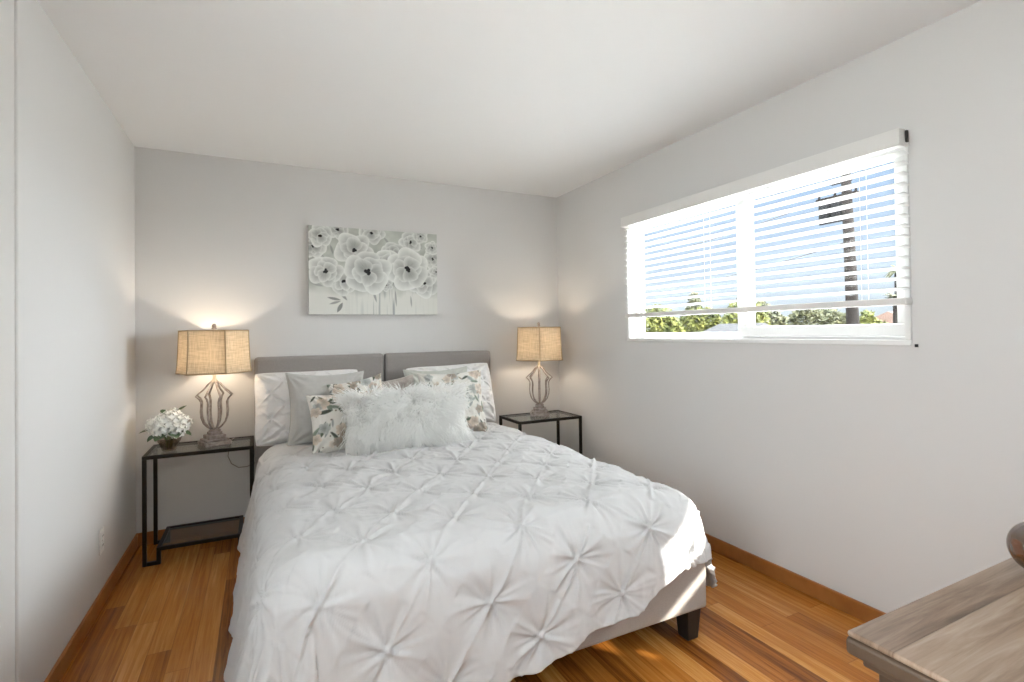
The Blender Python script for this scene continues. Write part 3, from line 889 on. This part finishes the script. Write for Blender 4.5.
# ================================================================== TABLE LAMPS
def make_lamp(loc, rz, label, group):
    t = thing('table_lamp', label, 'lamp', loc, rz, group)
    # stepped square plinth
    p = MB()
    for hw, z0, z1 in ((0.074, 0.0, 0.022), (0.064, 0.022, 0.036), (0.050, 0.036, 0.060), (0.034, 0.060, 0.078)):
        p.box((-hw, -hw, z0), (hw, hw, z1))
    p.build('plinth', LAMPW, t, 0.004)
    MB().lathe([(0.030, 0.076), (0.034, 0.084), (0.026, 0.092), (0.022, 0.098)], n=24).build('collar', LAMPW, t)
    # eight bent ribs: swelling body, pointed shoulder, gathered neck
    prof = [(0.022, 0.096), (0.040, 0.108), (0.062, 0.135), (0.074, 0.170), (0.077, 0.205), (0.074, 0.240), (0.074, 0.262), (0.084, 0.282), (0.103, 0.299),
            (0.088, 0.314), (0.066, 0.332), (0.050, 0.350), (0.036, 0.368), (0.020, 0.382)]
    for k in range(8):
        a = 2 * PI * k / 8
        pts = [(r_ * math.cos(a), r_ * math.sin(a), z_) for r_, z_ in prof]
        MB().tube(pts, 0.0062, 8, up=(-math.sin(a), math.cos(a), 0), flat=(1.1, 0.7)).build('rib', LAMPW, t)
    MB().lathe([(0.022, 0.374), (0.024, 0.384), (0.014, 0.392), (0.010, 0.398), (0.010, 0.470)], n=20).build('neck', NICKEL, t)
    # bulb and harp
    hp = MB()
    pts = [(0.0, 0.018 + 0.036 * math.sin(PI * k / 12) if False else -0.048 * math.cos(PI * k / 12) , 0.43 + 0.262 * math.sin(PI * k / 12)) for k in range(13)]
    hp.tube(pts, 0.0018, 6)
    hp.build('harp', NICKEL, t)
    MB().lathe([(0.010, 0.470), (0.013, 0.485), (0.024, 0.515), (0.028, 0.540), (0.022, 0.562), (0.006, 0.574)], n=16).build('bulb', BULB, t)
    # hexagonal flared shade, open above and below
    def hexr(th, R):
        a = (th + PI / 6) % (PI / 3) - PI / 6
        return R * math.cos(PI / 6) / math.cos(a)
    sh = MB()
    n = 48; rows = 10
    V = []; F = []
    z0, z1 = 0.440, 0.694
    for i in range(rows + 1):
        s = i / rows
        R = 0.206 - 0.016 * (s ** 0.55)
        for k in range(n):
            th = 2 * PI * k / n
            rr = hexr(th - PI / 6, R)
            V.append((rr * math.cos(th), rr * math.sin(th), z0 + s * (z1 - z0)))
    for i in range(rows):
        for k in range(n):
            F.append((i * n + k, i * n + (k + 1) % n, (i + 1) * n + (k + 1) % n, (i + 1) * n + k))
    s_ = sh.add(V, F, False).build('lamp_shade', LINEN, t)
    bd = MB()
    for i, zz in ((0, z0), (rows, z1)):
        R = 0.206 - 0.016 * ((i / rows) ** 0.55)
        pts = []
        for k in range(n + 1):
            th = 2 * PI * k / n
            rr = hexr(th - PI / 6, R)
            pts.append((rr * math.cos(th), rr * math.sin(th), zz))
        bd.tube(pts, 0.0040, 6, cap=False)
    for k in range(6):
        th = PI / 3 * k
        pts = []
        for i in range(rows + 1):
            s = i / rows
            R = 0.206 - 0.016 * (s ** 0.55)
            pts.append((R * math.cos(th), R * math.sin(th), z0 + s * (z1 - z0)))
        bd.tube(pts, 0.0036, 6, cap=False)
    bd.build('shade_binding', BINDING, s_)
    sp = MB()
    for k in range(3):
        a = 2 * PI * k / 3 + PI / 6
        R = 0.190
        sp.tube([(0, 0, 0.690), (R * math.cos(a) * 0.87, R * math.sin(a) * 0.87, 0.690)], 0.0018, 6)
    sp.build('spider', NICKEL, s_)
    MB().lathe([(0.004, 0.690), (0.006, 0.700), (0.016, 0.708), (0.010, 0.714), (0.013, 0.724), (0.009, 0.734), (0.003, 0.738)], n=16).build('finial', LAMPW, t)
    return t

def lamp_light(loc, energy):
    d = bpy.data.lights.new('lamp_bulb_light', 'POINT')
    d.energy = energy; d.color = (1.0, 0.85, 0.66); d.shadow_soft_size = 0.035
    o = bpy.data.objects.new('lamp_bulb_light', d); COL.objects.link(o); o.location = loc
    return o
LL, LR = (-0.252, 3.625, NZ), (1.982, 3.540, NZ)
lamp = make_lamp(LL, 0.0, 'lit table lamp with linen shade left of the bed, beside the white flowers', 'matching table lamps')
lamp2 = dup(lamp, LR, 'lit table lamp with linen shade right of the bed, in the corner near the window', 'matching table lamps')
def aim(o, loc, off):
    # turn the hexagon so that a shade corner points off degrees to the right of the line to the camera
    a = math.atan2(-loc[1], -loc[0])
    o.rotation_euler.z = a + math.radians(off)
aim(lamp, LL, 17); aim(lamp2, LR, 2)
lamp_light((LL[0], LL[1], NZ + 0.56), 3.7); lamp_light((LR[0], LR[1], NZ + 0.56), 3.4)

# cord of the left lamp, hanging behind the table
cd_ = MB().tube([(LL[0] + 0.06, LL[1] + 0.05, NZ + 0.006), (LL[0] + 0.10, LL[1] + 0.12, NZ + 0.004), (LL[0] + 0.08, 3.808, NZ - 0.02), (LL[0] + 0.06, 3.812, NZ - 0.12), (LL[0] + 0.08, 3.812, 0.435), (LL[0] + 0.12, 3.812, 0.405), (LL[0] + 0.17, 3.812, 0.405), (LL[0] + 0.22, 3.812, 0.425), (LL[0] + 0.27, 3.812, 0.40), (LL[0] + 0.29, 3.812, 0.33), (LL[0] + 0.295, 3.812, 0.28)], 0.0028, 8)
o = cd_.build('lamp_cord', CORDM, lamp)
o.matrix_parent_inverse = (Matrix.Translation(LL) @ Matrix.Rotation(lamp.rotation_euler.z, 4, 'Z')).inverted()

# ================================================================== VASE AND FLOWERS
VC = (-0.478, 3.560, NZ)
va = MB()
outer = [(0.030, 0.0), (0.036, 0.004), (0.040, 0.020), (0.052, 0.045), (0.062, 0.066), (0.066, 0.074)]
inner = [(0.063, 0.074), (0.058, 0.064), (0.048, 0.045), (0.036, 0.022), (0.030, 0.010), (0.001, 0.008)]
va.lathe(outer + inner, n=36)
v_ = va.build('glass_vase', VASEGLASS); v_.location = VC
tag(v_, 'small clear glass bowl vase holding the white flowers on the left nightstand', 'vase')
fl = thing('flower_bouquet', 'bunch of white hydrangea blossoms with dark leaves in the small glass vase', 'flowers', VC)
rs = random.Random(9)
def blossom_mesh(c, R, nf):
    b = MB()
    for k in range(nf):
        # points over a ball
        zz = 1 - 2 * (k + 0.5) / nf
        ph = k * 2.39996
        rr = math.sqrt(max(0, 1 - zz * zz))
        d = Vector((rr * math.cos(ph), rr * math.sin(ph), zz))
        if d.z < -0.75: continue
        p = Vector(c) + d * R * rs.uniform(0.88, 1.08)
        a = d.orthogonal().normalized(); bb = d.cross(a)
        rot = rs.uniform(0, 6.28); q = rs.uniform(0.013, 0.018)
        for j in range(4):
            th = rot + PI / 2 * j
            e = a * math.cos(th) + bb * math.sin(th); f = d.cross(e)
            up = rs.uniform(0.15, 0.5)
            V = [p, p + e * q * 0.55 + f * q * 0.50 + d * q * up * 0.35, p + e * q * 1.15 + d * q * up + f * q * 0.22,
                 p + e * q * 1.15 + d * q * up - f * q * 0.22, p + e * q * 0.55 - f * q * 0.50 + d * q * up * 0.35, p + e * q * 0.6 - d * q * 0.05]
            b.add(V, [(0, 5, 1), (5, 2, 1), (5, 3, 2), (5, 4, 3), (0, 4, 5)], True)
    return b
for c, R, nf in (((0.0, -0.02, 0.165), 0.062, 46), ((-0.062, 0.0, 0.150), 0.046, 32), ((0.062, -0.005, 0.150), 0.048, 34), ((0.015, 0.045, 0.180), 0.052, 34), ((-0.03, -0.055, 0.128), 0.040, 26), ((0.045, -0.055, 0.120), 0.040, 26)):
    blossom_mesh(c, R, nf).build('blossom', PETAL, fl)
def leaf_mesh(p0, direc, L, W, droop):
    d = Vector(direc).normalized(); sd_ = d.cross(Vector((0, 0, 1))).normalized()
    V = []; F = []
    n = 7
    for i in range(n + 1):
        s = i / n
        w = W * math.sin(PI * min(1, s * 0.97 + 0.03)) ** 0.8
        c = Vector(p0) + d * L * s + Vector((0, 0, -droop * s * s))
        V += [c - sd_ * w + Vector((0, 0, 0.18 * w)), c, c + sd_ * w + Vector((0, 0, 0.18 * w))]
    for i in range(n):
        for j in range(2):
            F.append((3 * i + j, 3 * i + j + 1, 3 * i + j + 4, 3 * i + j + 3))
    return MB().add(V, F, True)
for p0, dr, L, W, dp in (((-0.06, -0.01, 0.125), (-1, -0.35, 0.15), 0.085, 0.026, 0.02), ((-0.01, -0.05, 0.105), (-0.6, -1, 0.1), 0.080, 0.034, 0.035), ((0.025, -0.05, 0.110), (0.4, -1, 0.1), 0.080, 0.034, 0.03),
                          ((0.03, 0.05, 0.215), (0.8, 0.4, 0.5), 0.065, 0.022, 0.0), ((0.05, -0.02, 0.11), (1, -0.5, 0.05), 0.075, 0.028, 0.03), ((-0.05, -0.03, 0.10), (-1, -0.9, 0.0), 0.060, 0.026, 0.03), ((-0.02, 0.06, 0.20), (-0.5, 0.8, 0.5), 0.06, 0.022, 0.0)):
    leaf_mesh(p0, dr, L, W, dp).build('leaf', LEAF, fl)
stb = MB()
for k in range(6):
    a = 2 * PI * k / 6
    stb.tube([(0.012 * math.cos(a), 0.012 * math.sin(a), 0.014), (0.016 * math.cos(a + 0.4), 0.016 * math.sin(a + 0.4), 0.06), (0.035 * math.cos(a + 0.5), 0.035 * math.sin(a + 0.5), 0.125)], 0.0035, 6)
stb.build('stems', STEM, fl)

# ================================================================== CANVAS PAINTING
CW, CH, CZ = 0.925, 0.620, 1.719
pt = thing('canvas_painting', 'unframed canvas painted with large white flowers above the headboard', 'painting', (0.767, YB, CZ))
nx, ny = 330, 222
xs = np.linspace(-CW / 2, CW / 2, nx); zs = np.linspace(-CH / 2, CH / 2, ny)
X, Z = np.meshgrid(xs, zs, indexing='ij')
U = (X / CW + 0.5) * 720; Vv = (0.5 - Z / CH) * 500          # working units of the picture
def paint_canvas():
    C = np.empty(X.shape + (3,)); C[:] = (0.54, 0.56, 0.52)
    hgt = np.zeros_like(X)
    n1 = vnoise(U / 60, Vv / 60, 1) + 0.5 * vnoise(U / 25, Vv / 25, 2)
    C *= (1 + 0.35 * n1)[..., None]
    low = np.clip((Vv - 330 + 40 * vnoise(U / 45, Vv * 0 + 3, 4)) / 60, 0, 1)[..., None]
    C = C * (1 - low) + np.array((0.77, 0.77, 0.73)) * low
    # vertical drips
    dr = np.clip(vnoise(U / 7, Vv / 160, 8) * 3.2 - 0.15, 0, 1) * np.clip((Vv - 320) / 60, 0, 1) * np.exp(-((U - 440) / 150.0) ** 2)
    C = C * (1 - dr[..., None] * 0.75) + np.array((0.34, 0.37, 0.37)) * dr[..., None] * 0.75
    def leaf(cx, cy, an, L, w, col):
        nonlocal C
        u = (U - cx) * math.cos(an) + (Vv - cy) * math.sin(an); v = -(U - cx) * math.sin(an) + (Vv - cy) * math.cos(an)
        mm = np.clip((w * np.clip(1 - (u / L) ** 2, 0, 1) - np.abs(v)) / 3, 0, 1)[..., None] * 0.85
        C = C * (1 - mm) + np.array(col) * mm
    rs = np.random.RandomState(3)
    for cx, cy, an, L, w, c in ((130, 410, 0.2, 40, 9, 0.28), (135, 432, -0.3, 36, 8, 0.36), (160, 460, -1.1, 34, 12, 0.26), (180, 395, 0.9, 34, 9, 0.34), (290, 350, 0.4, 36, 12, 0.33), (465, 300, 1.4, 46, 13, 0.24),
                                (350, 390, 1.3, 44, 8, 0.38), (470, 400, 1.5, 60, 6, 0.36), (560, 420, 1.5, 40, 6, 0.40), (120, 130, 1.3, 30, 8, 0.36), (60, 160, 0.6, 28, 8, 0.42), (600, 80, 0.5, 34, 10, 0.40), (520, 60, -0.5, 30, 9, 0.42), (690, 170, 1.0, 30, 8, 0.42), (590, 360, 0.6, 36, 9, 0.38), (40, 330, 0.3, 40, 10, 0.44), (420, 60, 0.9, 30, 8, 0.42)):
        leaf(cx, cy, an, L, w, (c, c * 1.04, c * 1.0))
    def flower(cx, cy, R, seed, core=True):
        nonlocal C, hgt
        r_ = np.random.RandomState(seed)
        n = r_.randint(5, 7)
        order = r_.permutation(n)
        a0 = r_.uniform(0, 6.28)
        for ring, (off, rad) in enumerate(((0.58, 0.62), (0.34, 0.45))):
            for k in order:
                an = a0 + ring * 0.5 + 2 * PI * k / n
                px, py = cx + off * R * math.cos(an), cy + off * R * math.sin(an) * 0.92
                Rr = rad * R * r_.uniform(0.88, 1.1)
                wob = 1 + 0.10 * np.sin(3 * np.arctan2(Vv - py, U - px) + r_.uniform(0, 6))
                d = np.hypot(U - px, Vv - py) / (Rr * wob)
                mm = np.clip((1 - d) * Rr / 3.0, 0, 1)[..., None]
                t = np.clip(d, 0, 1) ** 2.2
                br = r_.uniform(-0.05, 0.05)
                streak = 0.06 * vnoise(np.arctan2(Vv - cy, U - cx) * 9, np.hypot(U - cx, Vv - cy) / 40, seed + 50)
                cen = np.clip(np.hypot(U - cx, Vv - cy) / (R * 1.0), 0, 1)
                val = 0.40 + br + 0.20 * cen + 0.26 * t + streak
                cc = np.stack([val * 1.0, val * 1.015, val * 0.975], -1)
                C = C * (1 - mm) + np.clip(cc, 0, 0.86) * mm
                hgt = np.maximum(hgt, 0.0016 * mm[..., 0] * t)
        if core:
            for k in range(9):
                an = r_.uniform(0, 6.28); rr = r_.uniform(0, 0.13) * R
                px, py = cx + rr * math.cos(an), cy + rr * math.sin(an)
                d = np.hypot(U - px, Vv - py); mm = np.clip((0.075 * R + 1 - d) / 2.0, 0, 1)[..., None]
                C = C * (1 - mm) + np.array((0.045, 0.05, 0.05)) * mm
    for k, (cx, cy, R) in enumerate(((150, 15, 55), (335, 18, 62), (455, 130, 62), (25, 118, 60), (695, 155, 55), (60, 55, 60), (560, 60, 62), (620, 20, 40), (420, 195, 80), (180, 310, 72), (85, 255, 82), (240, 125, 92), (640, 305, 84), (540, 225, 112), (415, 325, 36), (312, 250, 118), (715, 235, 40), (690, 85, 40))):
        flower(cx, cy, R, 100 + k)
    return np.clip((C - 0.5) * 1.12 + 0.455, 0.02, 0.85), hgt
Cc, hh = paint_canvas()
Vp = np.stack([X, -0.036 - hh, Z], -1).reshape(-1, 3)
np_mesh('painted_front', Vp, grid_faces(nx, ny)[:, ::-1] if False else grid_faces(nx, ny), CANVAS, pt, True, Cc.reshape(-1, 3))
b = MB(); b.box((-CW / 2, -0.0358, -CH / 2), (CW / 2, -0.002, CH / 2)); b.build('stretched_side', CANVSIDE, pt)

# ================================================================== DRESSER
DX0, DX1, DY0, DY1, DZ = 0.812, 1.98, 0.02, 0.492, 0.80
dr_ = thing('dresser', 'weathered wood dresser top and side in the near right corner', 'dresser', (DX0, DY0, 0))
w, d = DX1 - DX0, DY1 - DY0
tb = MB()
tb.box((0.002, 0.002, DZ - 0.009), (w - 0.002, d - 0.002, DZ))
tp = tb.build('top', DRTOP, dr_, 0.004, 3)
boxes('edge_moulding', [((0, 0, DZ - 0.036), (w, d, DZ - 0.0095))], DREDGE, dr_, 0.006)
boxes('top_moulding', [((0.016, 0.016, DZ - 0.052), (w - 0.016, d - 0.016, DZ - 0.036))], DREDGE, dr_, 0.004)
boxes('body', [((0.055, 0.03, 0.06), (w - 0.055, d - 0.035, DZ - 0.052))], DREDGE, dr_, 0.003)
for x in (0.045, w - 0.09):
    for y in (0.022, d - 0.068):
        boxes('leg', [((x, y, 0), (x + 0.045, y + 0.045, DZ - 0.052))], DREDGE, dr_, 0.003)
for k in range(3):
    z0 = 0.09 + k * 0.218
    for x0, x1 in ((0.085, w / 2 - 0.008), (w / 2 + 0.008, w - 0.085)):
        q = boxes('drawer', [((x0, d - 0.036, z0), (x1, d - 0.020, z0 + 0.205))], DRTOP, dr_, 0.004)
        MB().lathe([(0.006, 0), (0.008, 0.012), (0.016, 0.020), (0.014, 0.028), (0.004, 0.031)], n=16).build('knob', BRONZE, q)
        kn = q.children[0]; kn.rotation_euler.x = -PI / 2; kn.location = ((x0 + x1) / 2, d - 0.021, z0 + 0.10)
boxes('end_panel', [((0.051, 0.085, 0.12), (0.056, d - 0.085, DZ - 0.085))], DRTOP, dr_, 0.002)

# glass orb on the dresser
OC = (1.312, 0.425, DZ)
orb = thing('glass_orb', 'glossy round brown and clear glass ornament on the dresser at the right edge', 'ornament', OC)
pr = [(0.0005, 0.0), (0.012, 0.001)]
for k in range(2, 24):
    a = -PI / 2 + PI * k / 24
    pr.append((0.050 * math.cos(a), 0.050 + 0.050 * math.sin(a)))
pr.append((0.0005, 0.100))
MB().lathe(pr, n=40).build('glass_shell', CLEARG, orb)
pr = [(0.0005, 0.008)] + [(0.039 * math.cos(-PI / 2 + PI * k / 20), 0.047 + 0.039 * math.sin(-PI / 2 + PI * k / 20)) for k in range(1, 20)] + [(0.0005, 0.086)]
MB().lathe(pr, n=32).build('amber_core', AMBER, orb)

# ================================================================== OUTSIDE THE WINDOW
def foliage(n, rx, ry, rz, size, seed, trunk=None, squash=0.0):
    """leaf clumps scattered through an ellipsoid, one mesh"""
    rs = np.random.RandomState(seed)
    b = MB()
    for k in range(n):
        v = rs.normal(size=3); v /= np.linalg.norm(v)
        r = rs.uniform(0.55, 1.0) ** 0.5 * (0.85 + 0.3 * vnoise(np.array([v[0] * 2 + 5]), np.array([v[2] * 2 + v[1] * 2]), seed)[0])
        c = Vector((v[0] * rx * r, v[1] * ry * r, v[2] * rz * r))
        a = Vector(rs.normal(size=3)).normalized(); q = a.orthogonal().normalized()
        s = size * rs.uniform(0.6, 1.4)
        b.add([c + a * s, c + q * s * 0.6, c - a * s, c - q * s * 0.6 + a.cross(q) * s * 0.3], [(0, 1, 2, 3)])
    return b
def tree(name, label, cat, loc, rx, ry, rz, hz, n, size, seed, material, group):
    t = thing(name, label, cat, loc, 0, group)
    f = foliage(n, rx, ry, rz, size, seed).build('foliage', material, t); f.location.z = hz
    MB().tube([(0, 0, 0), (0.05, 0, hz * 0.5), (0, 0, hz)], [0.12, 0.10, 0.06], 8).build('trunk', BARK, t)
    return t
GZ = -0.45
def outside(u_y_over_x, dist):
    return (dist, dist * u_y_over_x)
GT = 'trees outside the window'
tree('garden_tree', 'bright green bushy tree outside, at the left end of the left window pane', 'tree', (17, 18.7, GZ), 1.2, 1.45, 1.60, 1.45, 4200, 0.11, 1, HEDGE, GT)
tree('garden_tree', 'bright green bushy tree outside, in the middle of the left window pane', 'tree', (21, 20.0, GZ), 1.3, 1.80, 1.80, 1.40, 5000, 0.11, 7, HEDGE, GT)
tree('garden_tree', 'yellow green bushy tree outside, just left of the window mullion', 'tree', (20, 16.3, GZ), 1.2, 1.30, 1.85, 1.50, 3600, 0.11, 2, HEDGE, GT)
tree('garden_tree', 'olive green tree outside, just right of the window mullion', 'tree', (27, 20.9, GZ), 1.6, 1.75, 2.0, 1.45, 3600, 0.14, 3, TREEG, GT)
tree('garden_tree', 'olive green tree outside, second to the right of the window mullion', 'tree', (31, 20.3, GZ), 1.6, 2.0, 2.0, 1.45, 3800, 0.14, 8, TREEG, GT)
tree('garden_tree', 'dark olive tree outside, left of the utility pole', 'tree', (26, 16.1, GZ), 1.2, 1.35, 1.65, 1.20, 3000, 0.13, 4, TREEG, GT)
tree('garden_tree', 'round green tree outside, right of the utility pole', 'tree', (23, 12.65, GZ), 0.9, 0.85, 1.45, 1.10, 2600, 0.10, 5, HEDGE, GT)
tree('conifer', 'dark narrow conifer tip above the trees in the left window pane', 'tree', (34, 32.9, GZ), 0.7, 0.75, 2.1, 3.1, 1200, 0.16, 6, TREEG, None)

# utility pole
up_ = thing('utility_pole', 'brown wooden utility pole with crossarms seen through the blind', 'pole', (20, 11.52, GZ))
MB().tube([(0, 0, 0), (0, 0.08, 4), (0, 0.18, 7.7)], [0.22, 0.20, 0.16], 14).build('post', BARK, up_)
boxes('crossarm', [((-0.10, -0.25, 6.62), (0.10, 1.30, 6.80))], BARK, up_, 0.01)
boxes('crossarm', [((-0.10, 0.0, 7.25), (0.10, 0.75, 7.38))], BARK, up_, 0.01)
for yy in (0.50, 0.98):
    tr = MB().lathe([(0.18, 0.0), (0.235, 0.03), (0.235, 0.66), (0.20, 0.72), (0.10, 0.74)], n=20).build('transformer', STEEL, up_); tr.location = (0, yy, 5.86)
boxes('bracket', [((-0.05, 0.1, 5.78), (0.05, 1.22, 5.87))], STEEL, up_)
for yy in (1.22, -0.18, 0.6):
    q = MB().lathe([(0.03, 0.0), (0.05, 0.04), (0.04, 0.10), (0.055, 0.14), (0.02, 0.2)], n=12).build('insulator', STEEL, up_); q.location = (0, yy, 6.79)
for z0, z1, yy in ((6.80, 5.9, 1.15), (5.0, 2.95, 0.12)):
    pts = [(0.12 + 8.0 * q_, yy + 24 * q_, z0 + (z1 + 2.2 - z0) * q_ - 2.2 * q_ * (1 - q_)) for q_ in [i_ / 20 for i_ in range(21)]]
    MB().tube(pts, 0.022, 6).build('power_line', BLACKW, up_)

# palms
def palm(label, loc, h, r, seed):
    t = thing('palm_tree', label, 'palm tree', loc, 0, 'palm trees outside the window')
    MB().tube([(0, 0, 0), (0.05, 0.05, h * 0.5), (0, 0, h)], [0.16, 0.12, 0.10], 10).build('trunk', BARK, t)
    rs_ = random.Random(seed)
    b = MB()
    for k in range(22):
        a = rs_.uniform(0, 6.28); el = rs_.uniform(-0.5, 1.1)
        d = Vector((math.cos(a) * math.cos(el), math.sin(a) * math.cos(el), math.sin(el)))
        sd_ = d.cross(Vector((0, 0, 1))).normalized()
        V = []; F = []
        for i in range(7):
            s = i / 6
            c = d * r * s + Vector((0, 0, h - 0.5 * r * s * s)); ww = 0.16 * r * math.sin(PI * min(1, s * 0.9 + 0.08))
            V += [c - sd_ * ww - Vector((0, 0, ww * 0.4)), c, c + sd_ * ww - Vector((0, 0, ww * 0.4))]
        for i in range(6):
            for j in range(2):
                F.append((3 * i + j, 3 * i + j + 1, 3 * i + j + 4, 3 * i + j + 3))
        b.add(V, F)
    b.build('fronds', TREEG, t)
palm('taller palm tree outside, near the right end of the window', (36, 18.1, GZ), 5.4, 0.75, 4)
palm('shorter palm tree outside, near the right end of the window', (29, 14.65, GZ), 3.2, 0.75, 6)

# neighbouring house
hs = thing('neighbour_house', 'low house with a grey roof between the garden trees outside', 'house', (15, 13.3, GZ))
boxes('wall', [((0, -0.7, 0), (2.4, 0.9, 1.42))], STUCCO, hs)
rf = MB(); V = [(-0.3, -0.9, 1.36), (2.7, -0.9, 1.36), (2.7, 1.1, 1.36), (-0.3, 1.1, 1.36), (1.2, -0.9, 1.92), (1.2, 1.1, 1.92), (-0.3, -0.9, 1.44), (2.7, -0.9, 1.44), (2.7, 1.1, 1.44), (-0.3, 1.1, 1.44)]
rf.add(V, [(0, 3, 2, 1), (6, 4, 5, 9), (4, 7, 8, 5), (0, 6, 9, 3), (1, 2, 8, 7), (0, 1, 7, 4, 6), (3, 9, 5, 8, 2)])
rf.build('roof', ROOF, hs)

hs2 = thing('neighbour_house', 'small pale gabled house beyond the round tree, at the right end of the window', 'house', (31, 15.9, GZ))
boxes('wall', [((0, -1.6, 0), (2.4, 1.6, 1.75))], STUCCO, hs2)
rf = MB(); V = [(-0.3, -2.0, 1.70), (2.7, -2.0, 1.70), (2.7, 2.0, 1.70), (-0.3, 2.0, 1.70), (-0.3, 0.0, 2.55), (2.7, 0.0, 2.55)]
rf.add(V, [(0, 3, 2, 1), (0, 1, 5, 4), (3, 4, 5, 2), (0, 4, 3), (1, 2, 5)])
rf.build('roof', mat('pinkish_roof_tile', (0.075, 0.045, 0.034), rough=0.9, var=(5, (0.10, 0.062, 0.048), 0.2)), hs2)
